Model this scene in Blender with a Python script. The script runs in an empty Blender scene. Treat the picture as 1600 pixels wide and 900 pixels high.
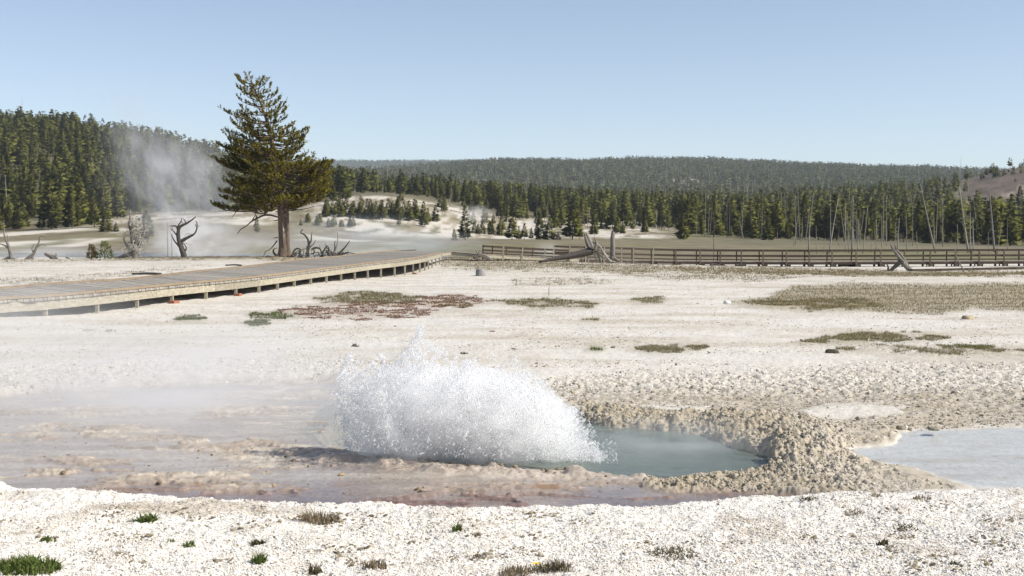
import bpy, math, random
import numpy as np
from mathutils import Vector, Matrix
R = math.radians
random.seed(11)
rng = np.random.default_rng(7)
scene = bpy.context.scene
COL = scene.collection

# ------------------------------------------------------------------ camera
F, HZ, EYE = 1900.0, 362.0, 2.2          # focal length in pixels of the 1600 wide photo, eye level, eye height
PITCH = math.atan((450 - HZ) / F)
cp, sp = math.cos(PITCH), math.sin(PITCH)
cd = bpy.data.cameras.new('camera')
cam = bpy.data.objects.new('camera', cd); COL.objects.link(cam)
cam.location = (0, 0, EYE); cam.rotation_euler = (R(90) - PITCH, 0, 0)
cd.sensor_width = 36; cd.lens = 36 * F / 1600
cd.clip_start = .1; cd.clip_end = 30000
scene.camera = cam

def ray(u, v):
    a, b = (u - 800) / F, (450 - v) / F
    return a, cp + sp * b, -sp + cp * b
def at(u, v, z=0.0):                       # photo pixel -> point on the level z
    x, y, w = ray(u, v); t = (z - EYE) / w
    return Vector((x * t, y * t, z))
def atd(u, v, D):                          # photo pixel -> point at the distance D
    x, y, w = ray(u, v); t = D / y
    return Vector((x * t, D, EYE + w * t))
def proj(X, Y, Z):
    d = Y * cp - (Z - EYE) * sp
    return 800 + F * X / d, 450 - F * (Y * sp + (Z - EYE) * cp) / d

# ------------------------------------------------------------------ noise
def _hash(ix, iy, seed):
    h = (ix.astype(np.int64) * 374761393 + iy.astype(np.int64) * 668265263 + seed * 974634731) & 0xffffffff
    h = ((h ^ (h >> 13)) * 1274126177) & 0xffffffff
    return (h ^ (h >> 16)) & 0xffffffff
def perlin(x, y, seed=0):
    x0 = np.floor(x); y0 = np.floor(y); fx = x - x0; fy = y - y0
    def g(ix, iy, dx, dy):
        a = _hash(ix, iy, seed) * (2 * math.pi / 4294967296.0)
        return np.cos(a) * dx + np.sin(a) * dy
    u = fx * fx * fx * (fx * (fx * 6 - 15) + 10); v = fy * fy * fy * (fy * (fy * 6 - 15) + 10)
    a = g(x0, y0, fx, fy); b = g(x0 + 1, y0, fx - 1, fy); c = g(x0, y0 + 1, fx, fy - 1); d = g(x0 + 1, y0 + 1, fx - 1, fy - 1)
    return ((a + (b - a) * u) + ((c + (d - c) * u) - (a + (b - a) * u)) * v) * 1.5
def fbm(x, y, octs=4, seed=0, gain=.5, lac=2.03):
    s = np.zeros_like(x); a = 1.0; n = 0
    for i in range(octs):
        s = s + a * perlin(x, y, seed + i * 17); n += a; a *= gain; x = x * lac + 3.7; y = y * lac + 1.3
    return s / n
def cells(x, y, seed=0):                   # distance to the nearest of jittered cell points
    x0 = np.floor(x); y0 = np.floor(y); best = np.full_like(x, 9.0)
    for i in (-1, 0, 1):
        for j in (-1, 0, 1):
            h1 = _hash(x0 + i, y0 + j, seed) / 4294967296.0; h2 = _hash(x0 + i, y0 + j, seed + 91) / 4294967296.0
            best = np.minimum(best, (x0 + i + h1 - x) ** 2 + (y0 + j + h2 - y) ** 2)
    return np.sqrt(best)
def sstep(a, b, x):
    t = np.clip((x - a) / (b - a), 0, 1); return t * t * (3 - 2 * t)
def sdist(poly, u, v):                     # signed distance to a polygon, positive inside
    p = np.array(poly, float); n = len(p); d = np.full(u.shape, 1e9); ins = np.zeros(u.shape, bool)
    for i in range(n):
        a, b = p[i], p[(i + 1) % n]; e = b - a
        t = np.clip(((u - a[0]) * e[0] + (v - a[1]) * e[1]) / max(1e-9, e @ e), 0, 1)
        d = np.minimum(d, (u - a[0] - t * e[0]) ** 2 + (v - a[1] - t * e[1]) ** 2)
        c = (a[1] > v) != (b[1] > v)
        ins ^= c & (u < (b[0] - a[0]) * (v - a[1]) / (b[1] - a[1] if b[1] != a[1] else 1e-9) + a[0])
    d = np.sqrt(d); return np.where(ins, d, -d)
def ell(cu, cv, ru, rv, n=14):
    return [(cu + ru * math.cos(2 * math.pi * i / n), cv + rv * math.sin(2 * math.pi * i / n)) for i in range(n)]

# ------------------------------------------------------------------ mesh helpers
def tag(o, label=None, cat=None, group=None, kind=None):
    if label: o['label'] = label
    if cat: o['category'] = cat
    if group: o['group'] = group
    if kind: o['kind'] = kind
    return o
def mesh_np(name, V, Fc, mats, cols=None, smooth=False, mi=None, extra=None):
    """V (n,3); Fc (m,k) array or list of arrays with the same k; cols (n,3) vertex colours"""
    me = bpy.data.meshes.new(name)
    V = np.ascontiguousarray(V, np.float32)
    Fl = Fc if isinstance(Fc, list) else [Fc]
    Fl = [np.asarray(f, np.int32) for f in Fl if len(f)]
    me.vertices.add(len(V)); me.vertices.foreach_set('co', V.ravel())
    nl = sum(f.size for f in Fl); nf = sum(len(f) for f in Fl)
    me.loops.add(nl); me.polygons.add(nf)
    me.loops.foreach_set('vertex_index', np.concatenate([f.ravel() for f in Fl]))
    sizes = np.concatenate([np.full(len(f), f.shape[1], np.int32) for f in Fl])
    me.polygons.foreach_set('loop_start', np.concatenate([[0], np.cumsum(sizes)[:-1]]).astype(np.int32))
    me.polygons.foreach_set('use_smooth', np.full(nf, bool(smooth)))
    for m in (mats if isinstance(mats, (list, tuple)) else [mats]): me.materials.append(m)
    if mi is not None: me.polygons.foreach_set('material_index', np.asarray(mi, np.int32))
    me.update(calc_edges=True)
    if cols is not None:
        ca = me.color_attributes.new('Col', 'FLOAT_COLOR', 'POINT')
        c4 = np.ones((len(V), 4), np.float32); c4[:, :3] = cols; ca.data.foreach_set('color', c4.ravel())
    for k, a in (extra or {}).items():
        a = np.asarray(a, np.float32)
        if a.ndim == 1: at_ = me.attributes.new(k, 'FLOAT', 'POINT'); at_.data.foreach_set('value', a)
        else: at_ = me.attributes.new(k, 'FLOAT_VECTOR', 'POINT'); at_.data.foreach_set('vector', np.ascontiguousarray(a).ravel())
    return me
def link(name, me, parent=None, loc=None):
    o = bpy.data.objects.new(name, me); COL.objects.link(o)
    if parent: o.parent = parent
    if loc is not None: o.location = loc
    return o
def empty(name, loc):
    o = bpy.data.objects.new(name, None); COL.objects.link(o); o.location = loc; o.empty_display_size = .2; return o

class MB:
    """collects boxes, tubes and blades in world space and links them as ONE mesh"""
    def __init__(s): s.v = []; s.q = []; s.t = []; s.n = 0; s.c = []; s.org = None
    def add(s, V, q=(), t=(), col=None):
        V = np.asarray(V, float); s.v.append(V)
        if len(q): s.q.append(np.asarray(q, int) + s.n)
        if len(t): s.t.append(np.asarray(t, int) + s.n)
        s.c.append(np.tile(np.asarray(col if col is not None else (1, 1, 1), float), (len(V), 1)) if col is None or np.ndim(col) == 1 else col)
        s.n += len(V)
    def hexa(s, b, t, col=None):            # four bottom corners and four top corners, same turn
        s.add(list(b) + list(t), q=[(3, 2, 1, 0), (4, 5, 6, 7), (0, 1, 5, 4), (1, 2, 6, 5), (2, 3, 7, 6), (3, 0, 4, 7)], col=col)
    def beam(s, a, b, w, h, up=(0, 0, 1), col=None):   # bar from a to b, w wide, h deep
        a = np.array(a, float); b = np.array(b, float); d = b - a; d /= np.linalg.norm(d) + 1e-9
        up = np.array(up, float); sx = np.cross(d, up)
        if np.linalg.norm(sx) < 1e-4: sx = np.cross(d, (1, 0, 0))
        sx /= np.linalg.norm(sx); uz = np.cross(sx, d)
        k = [(-1, -1), (1, -1), (1, 1), (-1, 1)]
        s.hexa([a + sx * w / 2 * i + uz * h / 2 * j for i, j in k], [b + sx * w / 2 * i + uz * h / 2 * j for i, j in k], col)
    def loft(s, secs, col=None):             # four-cornered sections joined into one board
        n = len(secs); V = [c for q in secs for c in q]
        q = [(i * 4 + j, i * 4 + (j + 1) % 4, i * 4 + 4 + (j + 1) % 4, i * 4 + 4 + j) for i in range(n - 1) for j in range(4)] + [(3, 2, 1, 0), tuple(n * 4 - 4 + j for j in range(4))]
        s.add(V, q, (), col)
    def tube(s, pts, rad, k=6, col=None, wob=0.0):
        P = np.array([tuple(p) for p in pts], float); n = len(P); rad = np.broadcast_to(np.asarray(rad, float), (n,))
        T = np.gradient(P, axis=0); T /= np.linalg.norm(T, axis=1)[:, None] + 1e-9
        ref = np.array((.31, .9, .2)) if abs(T[0] @ np.array((.31, .9, .2))) < .9 else np.array((1, 0, 0))
        V = []; ph = random.random() * 6
        for i in range(n):
            a = np.cross(T[i], ref); a /= np.linalg.norm(a) + 1e-9; b = np.cross(T[i], a)
            for j in range(k):
                r = rad[i] * (1 + wob * math.sin(j * 2.4 + ph + .3 * i))
                V.append(P[i] + r * (math.cos(2 * math.pi * j / k) * a + math.sin(2 * math.pi * j / k) * b))
        V += [P[0], P[-1]]
        q = [(i * k + j, i * k + (j + 1) % k, (i + 1) * k + (j + 1) % k, (i + 1) * k + j) for i in range(n - 1) for j in range(k)]
        t = [(n * k, (j + 1) % k, j) for j in range(k)] + [(n * k + 1, (n - 1) * k + j, (n - 1) * k + (j + 1) % k) for j in range(k)]
        s.add(V, q, t, col)
    def build(s, name, mats, parent=None, smooth=False, origin=None):
        V = np.concatenate(s.v); o0 = np.array(origin if origin is not None else (0, 0, 0), float)
        if parent is not None and origin is None: o0 = np.array(parent.location)
        me = mesh_np(name, V - o0, [np.concatenate(x) for x in (s.q, s.t) if x], mats, np.concatenate(s.c), smooth)
        o = link(name, me, parent)
        if parent is None: o.location = o0
        return o
def smooth_path(pts, n=5):                  # Catmull-Rom through the points
    P = [np.array(p, float) for p in pts]; P = [2 * P[0] - P[1]] + P + [2 * P[-1] - P[-2]]; out = []
    for i in range(1, len(P) - 2):
        for k in range(n):
            t = k / n; a, b, c, d = P[i - 1], P[i], P[i + 1], P[i + 2]
            out.append(.5 * ((2 * b) + (c - a) * t + (2 * a - 5 * b + 4 * c - d) * t * t + (3 * b - a - 3 * c + d) * t ** 3))
    out.append(P[-2]); return out

# ------------------------------------------------------------------ materials
def new_mat(name):
    m = bpy.data.materials.new(name); m.use_nodes = True; nt = m.node_tree
    for n in list(nt.nodes): nt.nodes.remove(n)
    out = nt.nodes.new('ShaderNodeOutputMaterial'); return m, nt, out
def N(nt, t, **k):
    n = nt.nodes.new(t)
    for a, b in k.items():
        if a in n.inputs.keys(): n.inputs[a].default_value = b
        else: setattr(n, a, b)
    return n
def L(nt, a, b): nt.links.new(a, b)
def math_n(nt, op, a, b=None, c=None):
    n = nt.nodes.new('ShaderNodeMath'); n.operation = op
    for i, x in enumerate((a, b, c)):
        if x is None: continue
        if isinstance(x, (int, float)): n.inputs[i].default_value = x
        else: L(nt, x, n.inputs[i])
    return n.outputs[0]
def ramp(nt, fac, stops):
    n = nt.nodes.new('ShaderNodeValToRGB'); cr = n.color_ramp
    while len(cr.elements) < len(stops): cr.elements.new(.5)
    for e, (p, c) in zip(cr.elements, stops):
        e.position = p; e.color = (*c, 1) if len(c) == 3 else c
    L(nt, fac, n.inputs[0]); return n.outputs[0]
def mixc(nt, fac, a, b, blend='MIX'):
    n = nt.nodes.new('ShaderNodeMix'); n.data_type = 'RGBA'; n.blend_type = blend
    for s, x in ((n.inputs[0], fac), (n.inputs[6], a), (n.inputs[7], b)):
        if isinstance(x, (int, float)): s.default_value = x
        elif isinstance(x, tuple): s.default_value = (*x, 1)
        else: L(nt, x, s)
    return n.outputs[2]
def wood_mat(name, c1, c2, scale=6.0, rough=.85, bump=.4, stretch=(1, 1, 1), use_col=True):
    m, nt, out = new_mat(name); p = N(nt, 'ShaderNodeBsdfPrincipled', Roughness=rough); p.inputs['Specular IOR Level'].default_value = .2
    tc = N(nt, 'ShaderNodeTexCoord'); mp = N(nt, 'ShaderNodeMapping'); mp.inputs['Scale'].default_value = stretch; L(nt, tc.outputs['Object'], mp.inputs[0])
    no = N(nt, 'ShaderNodeTexNoise', Scale=scale, Detail=6.0, Roughness=.65); L(nt, mp.outputs[0], no.inputs['Vector'])
    c = ramp(nt, no.outputs['Fac'], [(.3, c1), (.7, c2)])
    if use_col:
        at_ = N(nt, 'ShaderNodeVertexColor', layer_name='Col'); c = mixc(nt, 1.0, c, at_.outputs[0], 'MULTIPLY')
    L(nt, c, p.inputs['Base Color'])
    b = N(nt, 'ShaderNodeBump', Strength=bump, Distance=.05); L(nt, no.outputs['Fac'], b.inputs['Height']); L(nt, b.outputs[0], p.inputs['Normal'])
    L(nt, p.outputs[0], out.inputs[0]); return m
def leaf_mat(name, c1, c2, trans=.3, rnd=True, nrm=False):
    """c1..c2 by a per-leaf tint (Col.r) and per-object random"""
    m, nt, out = new_mat(name)
    at_ = N(nt, 'ShaderNodeVertexColor', layer_name='Col'); sep = N(nt, 'ShaderNodeSeparateColor'); L(nt, at_.outputs[0], sep.inputs[0])
    f = sep.outputs[0]
    if rnd:
        oi = N(nt, 'ShaderNodeObjectInfo'); f = math_n(nt, 'FRACT', math_n(nt, 'ADD', f, math_n(nt, 'MULTIPLY', oi.outputs['Random'], .45)))
    c = mixc(nt, f, c1, c2)
    d = N(nt, 'ShaderNodeBsdfDiffuse'); t = N(nt, 'ShaderNodeBsdfTranslucent'); mx = N(nt, 'ShaderNodeMixShader', Fac=trans)
    if nrm:                                    # foliage shaded by the rounded form of its clump
        an = N(nt, 'ShaderNodeAttribute', attribute_name='nrm'); vt = N(nt, 'ShaderNodeVectorTransform', vector_type='NORMAL', convert_from='OBJECT', convert_to='WORLD')
        L(nt, an.outputs['Vector'], vt.inputs[0]); L(nt, vt.outputs[0], d.inputs['Normal']); L(nt, vt.outputs[0], t.inputs['Normal'])
    L(nt, c, d.inputs[0]); L(nt, c, t.inputs[0]); L(nt, d.outputs[0], mx.inputs[1]); L(nt, t.outputs[0], mx.inputs[2])
    L(nt, mx.outputs[0], out.inputs[0]); return m
def plain_mat(name, c, rough=.8, spec=.3):
    m, nt, out = new_mat(name); p = N(nt, 'ShaderNodeBsdfPrincipled', Roughness=rough); p.inputs['Specular IOR Level'].default_value = spec
    at_ = N(nt, 'ShaderNodeVertexColor', layer_name='Col'); L(nt, mixc(nt, 1.0, c, at_.outputs[0], 'MULTIPLY'), p.inputs['Base Color'])
    L(nt, p.outputs[0], out.inputs[0]); return m
HAZE = .00008
SKY, SUNE, EXPO = .085, 3.6, .72
SUNC = (1, .945, .86)
AIR, DUST, OZONE = 1.0, 1.6, .8
SKYV = 1.04
# ------------------------------------------------------------------ terrain: one sheet from the camera's feet to the horizon
UC = np.array([-700, 0, 200, 400, 600, 800, 1000, 1200, 1400, 1600, 2300.])
DT = [(4, None), (21, None),
 (29, [510, 512, 513, 513, 512, 510, 510, 510, 510, 510, 510]),
 (36, [478, 484, 493, 493, 491, 489, 488, 488, 488, 488, 488]),
 (50, [446, 446, 447, 455.5, 456, 455, 455, 455, 455, 455, 455]),
 (70, [422, 421.7, 421.5, 422, 433.5, 434, 434, 434, 434, 434, 434]),
 (86, [409, 408.5, 408, 406.5, 419, 417, 424, 425.5, 426, 426, 426]),
 (100, [402, 402.5, 402, 401, 405, 406.5, 414, 418.5, 419, 418.5, 418.5]),
 (112, [405, 405, 405, 402.5, 402, 403.5, 411, 415, 415.5, 415, 415]),
 (130, [406, 406, 406, 405, 403, 408, 410, 410, 410, 410, 410]),
 (150, [409]*5 + [406, 405, 405, 405, 405, 405]),
 (185, [399.5]*5 + [392, 391, 391, 391, 392, 392]),
 (205, [393, 393, 392, 387, 386, 387, 388, 388, 388, 390, 390]),
 (240, [384, 383, 379, 373, 380, 380, 381, 382, 384, 386, 386]),
 (300, [368, 367, 357, 356, 373, 374.5, 374, 375, 379, 384, 384]),
 (350, [352, 350, 341, 337, 346, 368, 365, 372, 376, 382, 382]),
 (420, [312, 315, 325, 323, 313, 346, 355, 367, 373, 376, 376]),
 (500, [270, 274, 297, 315, 302, 331, 343, 358, 362, 366, 366]),
 (600, [222, 226, 250, 292, 301, 320, 334, 343, 345, 342, 330]),
 (720, [200, 203, 224, 270, 301, 316, 326, 328, 318, 283, 250]),
 (820, [197, 200, 222, 268, 300, 313, 323, 322, 302, 262, 235]),
 (950, [208, 211, 232, 281, 300, 312, 321, 318, 303, 263, 236]),
 (1500,[290, 285, 280, 290, 297, 300, 303, 302, 302, 300, 290]),
 (2500,[285, 282, 278, 274, 271.5, 257, 254.5, 261, 268.5, 274, 276]),
 (3500,[300] * 11),
 (6000,[262, 262, 261, 259, 256.5, 258, 268, 270, 272, 272, 272]),
 (9500,[290] * 11)]
DL = np.log(np.array([d for d, _ in DT], float))
ZT = np.zeros((len(DT), len(UC)))
for i, (d, row) in enumerate(DT):
    for j in range(len(UC)):
        ZT[i, j] = 0.0 if row is None else EYE + (HZ - row[j]) * d / F
def _cub(p0, p1, p2, p3, t, lin):
    m1 = (p2 - p0) * .5; m2 = (p3 - p1) * .5
    h = p1 * (2*t**3 - 3*t**2 + 1) + p2 * (-2*t**3 + 3*t**2) + m1 * (t**3 - 2*t**2 + t) + m2 * (t**3 - t**2)
    return lin * (p1 + (p2 - p1) * t) + (1 - lin) * h
def base_z(X, Y):
    D = np.maximum(Y, 4.0); u = np.clip(800 + F * X / D, UC[0], UC[-1] - .01)
    ld = np.clip(np.log(D), DL[0], DL[-1] - 1e-6)
    i = np.clip(np.searchsorted(DL, ld, side='right') - 1, 0, len(DL) - 2); t = (ld - DL[i]) / (DL[i + 1] - DL[i])
    j = np.clip(np.searchsorted(UC, u, side='right') - 1, 0, len(UC) - 2); s = (u - UC[j]) / (UC[j + 1] - UC[j])
    def row(ii):
        ii = np.clip(ii, 0, len(DL) - 1)
        g = lambda jj: ZT[ii, np.clip(jj, 0, len(UC) - 1)]
        return _cub(g(j - 1), g(j), g(j + 1), g(j + 2), s, .15)
    return _cub(row(i - 1), row(i), row(i + 1), row(i + 2), t, .7)
def ground_z(X, Y):                          # without the fine relief
    X = np.asarray(X, float); Y = np.asarray(Y, float)
    z = base_z(X, Y)
    far = sstep(250, 900, Y)
    return z + far * 3.2 * fbm(X / 60, Y / 60, 3, 5) * sstep(200, 1000, Y) + far * 10 * sstep(1200, 2500, Y) * fbm(X / 300, Y / 300, 3, 6)
def gz(X, Y): return float(ground_z(np.array([X]), np.array([Y]))[0])
def on_ground(u, D, ofs=0.0):                # column u of the photo, at the distance D, on the ground
    X = (u - 800) / F * D; return Vector((X, D, gz(X, D) + ofs))

# outlines laid out in photo pixels on the level z = 0, i.e. plain map shapes of the place
RIM = [(-400, 735), (0, 752), (100, 765), (300, 778), (500, 787), (700, 792), (850, 790), (1000, 785), (1150, 777), (1300, 771), (1450, 766), (1540, 760), (1700, 757), (2100, 752)]
POOL = [(-400, 640), (-60, 612), (60, 601), (200, 592), (350, 587), (470, 584), (560, 585), (700, 590), (820, 610), (885, 640), (960, 650), (1060, 662), (1120, 672), (1165, 690), (1195, 697),
        (1210, 716), (1180, 728), (1130, 735), (1100, 745), (1150, 752), (1300, 755), (1400, 762), (1300, 775)] + [(u, v + 3) for u, v in RIM[8::-1]]
DEEP = [(505, 668), (530, 640), (580, 618), (660, 608), (760, 612), (860, 636), (930, 652), (1010, 660), (1085, 670), (1150, 689), (1192, 697), (1195, 706), (1150, 717), (1080, 719), (1030, 717), (930, 718),
        (830, 713), (740, 703), (660, 698), (580, 690), (530, 682)]
CRUST = [(880, 622), (960, 628), (1060, 640), (1130, 636), (1230, 645), (1290, 660), (1340, 672), (1390, 664), (1380, 682), (1335, 690), (1345, 705), (1410, 712), (1400, 732), (1480, 748), (1500, 758), (1400, 764), (1250, 756), (1140, 752),
         (1040, 747), (1005, 741), (1010, 729), (1080, 729), (1150, 727), (1192, 716), (1192, 698), (1150, 688), (1085, 671), (1010, 660), (930, 653), (880, 640)]
MOUND = [(1205, 722), (1200, 700), (1225, 684), (1280, 680), (1320, 690), (1325, 706), (1290, 716), (1240, 727)]
OUT = [(1322, 700), (1345, 690), (1392, 682), (1400, 668), (1480, 662), (1600, 658), (1800, 656), (2200, 664), (2200, 752), (1800, 757), (1600, 756), (1520, 752), (1470, 738), (1430, 722), (1370, 714)]
FAR_BAND = [(820, 600), (900, 585), (1000, 578), (1150, 580), (1300, 570), (1450, 566), (1700, 570), (2000, 580), (2000, 640), (1600, 655), (1400, 662), (1340, 668), (1250, 645), (1100, 632), (900, 625), (800, 612)]
WHITE_SPOT = [(1255, 634), (1290, 626), (1350, 625), (1420, 634), (1400, 644), (1300, 650), (1260, 644)]
LEFT_BANK = [(-300, 590), (0, 575), (200, 568), (400, 560), (560, 565), (720, 575), (820, 590), (800, 606), (600, 584), (400, 584), (200, 592), (0, 604), (-300, 630)]
GRASS = [  # outline, colour kind (0 tan, 1 olive, 2 green, 3 red), cover
 ([(1140, 472), (1200, 466), (1215, 456), (1240, 448), (1330, 443), (1450, 446), (1600, 443), (1900, 440), (1900, 486), (1600, 488), (1520, 484), (1470, 491), (1400, 490), (1330, 487), (1200, 482)], 0, .9),
 ([(1140, 474), (1240, 468), (1330, 468), (1400, 478), (1330, 486), (1210, 482)], 1, .7),
 ([(1245, 536), (1290, 526), (1350, 521), (1440, 523), (1500, 530), (1400, 536), (1300, 540)], 1, .75),
 ([(1300, 548), (1340, 538), (1430, 540), (1520, 545), (1600, 548), (1700, 552), (1600, 557), (1480, 553), (1380, 552)], 1, .6),
 ([(1490, 540), (1560, 543), (1530, 548)], 2, .7), ([(1560, 548), (1700, 546), (1700, 553), (1580, 554)], 3, .5),
 ([(490, 468), (555, 456), (620, 458), (670, 468), (620, 477), (530, 475)], 1, .8),
 ([(650, 466), (700, 460), (745, 464), (765, 472), (730, 481), (670, 478)], 3, .75),
 ([(670, 472), (745, 470), (735, 482), (690, 480)], 1, .6),
 ([(430, 486), (520, 474), (640, 472), (700, 480), (655, 496), (560, 500), (470, 498)], 3, .62),
 ([(560, 500), (620, 497), (640, 504), (600, 511), (565, 507)], 3, .85),
 ([(770, 471), (850, 468), (940, 475), (925, 482), (830, 484)], 1, .8),
 (ell(1013, 469, 30, 4.5), 1, .9), (ell(925, 501, 18, 2.6), 0, .8), ([(980, 549), (1020, 541), (1110, 542), (1090, 551), (1020, 554)], 1, .8),
 (ell(931, 545, 14, 4), 2, 1), (ell(428, 494, 40, 5), 2, .75), (ell(402, 506, 21, 4), 2, .9), (ell(298, 499, 25, 4), 2, .8), (ell(155, 519, 26, 3.5), 2, .45),
 ([(1060, 417), (1200, 418), (1400, 424), (1420, 426), (1700, 424), (1700, 431), (1400, 433), (1200, 430), (1050, 425)], 0, .8),
 ([(690, 402), (760, 402), (900, 410), (1060, 415), (1100, 421), (1000, 428), (880, 422), (760, 424), (690, 416)], 0, .75),
 ([(960, 430), (1100, 428), (1260, 434), (1200, 440), (1050, 438)], 0, .45), ([(800, 438), (920, 434), (960, 441), (900, 446), (800, 446)], 1, .4),
 ([(180, 398), (300, 397), (440, 397.5), (560, 399), (640, 402), (620, 409), (520, 408), (400, 404), (300, 404), (180, 404)], 0, .85),
 ([(0, 437), (110, 432), (260, 418), (330, 414), (280, 421), (120, 440), (0, 447)], 0, .3)]

def pix_ground(u, v):                           # photo pixel -> point on the terrain
    D = 8 * 1.003 ** np.arange(1100); dx, dy_, dz = ray(u, v); X = dx / dy_ * D; Zr = EYE + dz / dy_ * D
    k = np.argmax(Zr <= ground_z(X, D)); return Vector((X[k], D[k], Zr[k]))
def lift(poly): return [proj(*(lambda p: (p.x, p.y, 0.0))(pix_ground(max(-300, min(1900, u)), v))) for u, v in poly]
GRASS = [(lift(p), k, c) for p, k, c in GRASS if c != .85]
def strip(pts): return [proj((u - 800) / F * d, d, 0.0) for u, d in pts]
GRASS += [(strip([(170, 89), (300, 87), (420, 87), (520, 88), (600, 91), (610, 99), (500, 101), (400, 101), (250, 100), (170, 98)]), 0, .86), (strip([(-60, 84), (60, 82), (170, 85), (170, 93), (40, 92), (-60, 94)]), 0, .45)]

def micro(X, Y, dz=None):
    z = np.zeros_like(X); C = np.zeros((len(X), 3)); w = np.zeros_like(X)
    n = Y < 165; f = ~n
    if n.any(): z[n], C[n], w[n] = micro_near(X[n], Y[n])
    if f.any(): C[f] = (.6, .55, .48)
    f = Y > 105
    if f.any(): C[f] = micro_far(X[f], Y[f], C[f])
    return z, np.clip(C, .01, .9), w
def micro_near(X, Y):
    """fine relief, colour, roughness near the camera; returns z offset, colour (n,3), wetness"""
    wx = X + .10 * fbm(X * 1.3, Y * 1.3, 3, 21) + .07 * fbm(X * 3.4, Y * 3.4, 2, 23); wy = Y + .28 * fbm(X * 1.1 + 9, Y * .9, 3, 22) * np.clip(Y / 12, .6, 2.5)
    u = 800 + F * wx / (wy * cp + EYE * sp); v = 450 - F * (wy * sp - EYE * cp) / (wy * cp + EYE * sp)
    z = np.zeros_like(X)
    far = np.clip(Y / 12, 1, 12)
    # --- white sinter, everywhere
    n1 = fbm(X * 1.1, Y * 1.1, 4, 31); n2 = fbm(X * 6, Y * 6, 3, 32); n3 = fbm(X * 22, Y * 22, 3, 33); n4 = fbm(X * .17, Y * .45, 4, 34)
    white = np.array((.625, .592, .535)); cream = np.array((.52, .47, .39)); tan = np.array((.40, .34, .25))
    C = white + (cream - white) * sstep(-.25, .45, n4 + .35 * n1)[:, None]
    dots = sstep(.22, .5, n2 + .5 * n3) * .35
    C = C + (tan - C) * dots[:, None]
    spk = sstep(.30, .62, fbm(X * 2.6, Y * 1.7, 4, 37, .65) + .35 * n4) * sstep(17, 30, Y); C = C + (np.array((.33, .275, .20)) - C) * (spk * .8)[:, None]
    streak = sstep(.06, .50, fbm(X * .22, Y * .8, 5, 35, .6) + .3 * n2) * sstep(28, 60, Y) * .62
    C = C + (np.array((.36, .30, .20)) - C) * streak[:, None]
    z += .035 * n1 + .010 * n2 + .006 * n3
    z += .05 * sstep(20, 40, Y) * fbm(X * .3, Y * .6, 3, 36)
    wet = np.zeros_like(X)
    near = Y < 130
    m = np.zeros_like(X)
    def mask(poly, soft=3.0, ofs=0.0):
        o = np.zeros_like(X); p = np.array(poly); s = (u > p[:, 0].min() - 30) & (u < p[:, 0].max() + 30) & (v > p[:, 1].min() - 15) & (v < p[:, 1].max() + 15)
        if s.any(): o[s] = sstep(-soft, soft, sdist(poly, u[s], v[s]) + ofs)
        return o
    gn = fbm(X * 18, Y * 18, 3, 41); ce = cells(X * 16, Y * 16, 42); ce2 = cells(X * 7, Y * 7, 43)
    # --- foreground gravel of broken sinter
    fg = sstep(0, 6, v - np.interp(u, [p[0] for p in RIM], [p[1] for p in RIM]))
    z += fg * (.010 * (.5 - ce) + .010 * gn + .03 * n1 + .012 * (.5 - ce2)) + .025 * fg
    fleck = sstep(.25, .55, gn + .4 * n2)
    cf = np.array((.76, .725, .665)) + (np.array((.52, .46, .37)) - np.array((.76, .725, .665))) * sstep(.0, .6, n1 + .6 * n2)[:, None] * .6
    smg = sstep(.05, .45, fbm(X * .8, Y * 1.0, 4, 38, .6) + .25 * n2); cf = cf + (np.array((.42, .35, .26)) - cf) * (smg * .55)[:, None]
    cf = cf + (np.array((.32, .28, .22)) - cf) * (fleck * .4)[:, None]
    C = C + (cf - C) * fg[:, None]
    # --- bank on the left and right of the far side of the pool
    fb = mask(FAR_BAND, 10); lb = mask(LEFT_BANK, 6)
    ws = mask(WHITE_SPOT, 6); rough_ = np.maximum(fb, lb * .8) * (1 - .85 * ws) * (1 - .45 * sstep(600, 625, v))
    z += rough_ * (.055 * (.55 - ce2) + .02 * gn + .05 * fbm(X * .9, Y * 2.2, 3, 44)) - fb * .05
    lower = sstep(575, 640, v)
    ridge = sstep(.05, .5, fbm(X * .8, Y * 2.6, 4, 45))
    cb = np.array((.60, .56, .49)) + (np.array((.40, .345, .265)) - np.array((.60, .56, .49))) * np.clip(.30 * ridge + .95 * sstep(590, 622, v) * (.7 + .3 * ridge), 0, 1)[:, None]
    cb = cb + (np.array((.22, .19, .14)) - cb) * (sstep(.35, .62, ce2) * .5)[:, None]
    C = C + (cb - C) * (np.maximum(fb, lb * .8) * .95)[:, None]
    C = C + (np.array((.63, .595, .53)) - C) * (ws * .85)[:, None]; z += ws * .02
    # --- pool shelf, thin film of water over brown mats; mauve of the reflected sky put into the colour
    po = mask(POOL, 2.2); ou = mask(OUT, 2.5); dp = mask(DEEP, 11, -2)
    crust = mask(CRUST, 4); cramp = mask(CRUST, 16, -16); mound = mask(MOUND, 6)
    terr = fbm(X * .9, Y * 3.2, 4, 51); rid = 1 - np.abs(fbm(X * 1.1 + 4, Y * 3.6, 4, 52)) * 3.2
    sh = -.112 + .018 * terr + .040 * sstep(.55, 1.0, rid) * sstep(-.3, .35, fbm(X * .5, Y * 1.0, 2, 53)) + .008 * gn
    rimd = sstep(715, 775, v)
    sh = sh - .012 * rimd * sstep(735, 770, v)
    lip = mask([(380, 690), (560, 699), (700, 708), (860, 722), (1010, 727), (1010, 738), (860, 735), (700, 724), (560, 712), (380, 703)], 5)
    lipz = -.082 + .075 * sstep(.05, .6, fbm(X * 2.4, Y * 3.5, 3, 54)) + .03 * (.5 - ce2) + .02 * (.5 - ce)
    z = z * (1 - po) + sh * po
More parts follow.
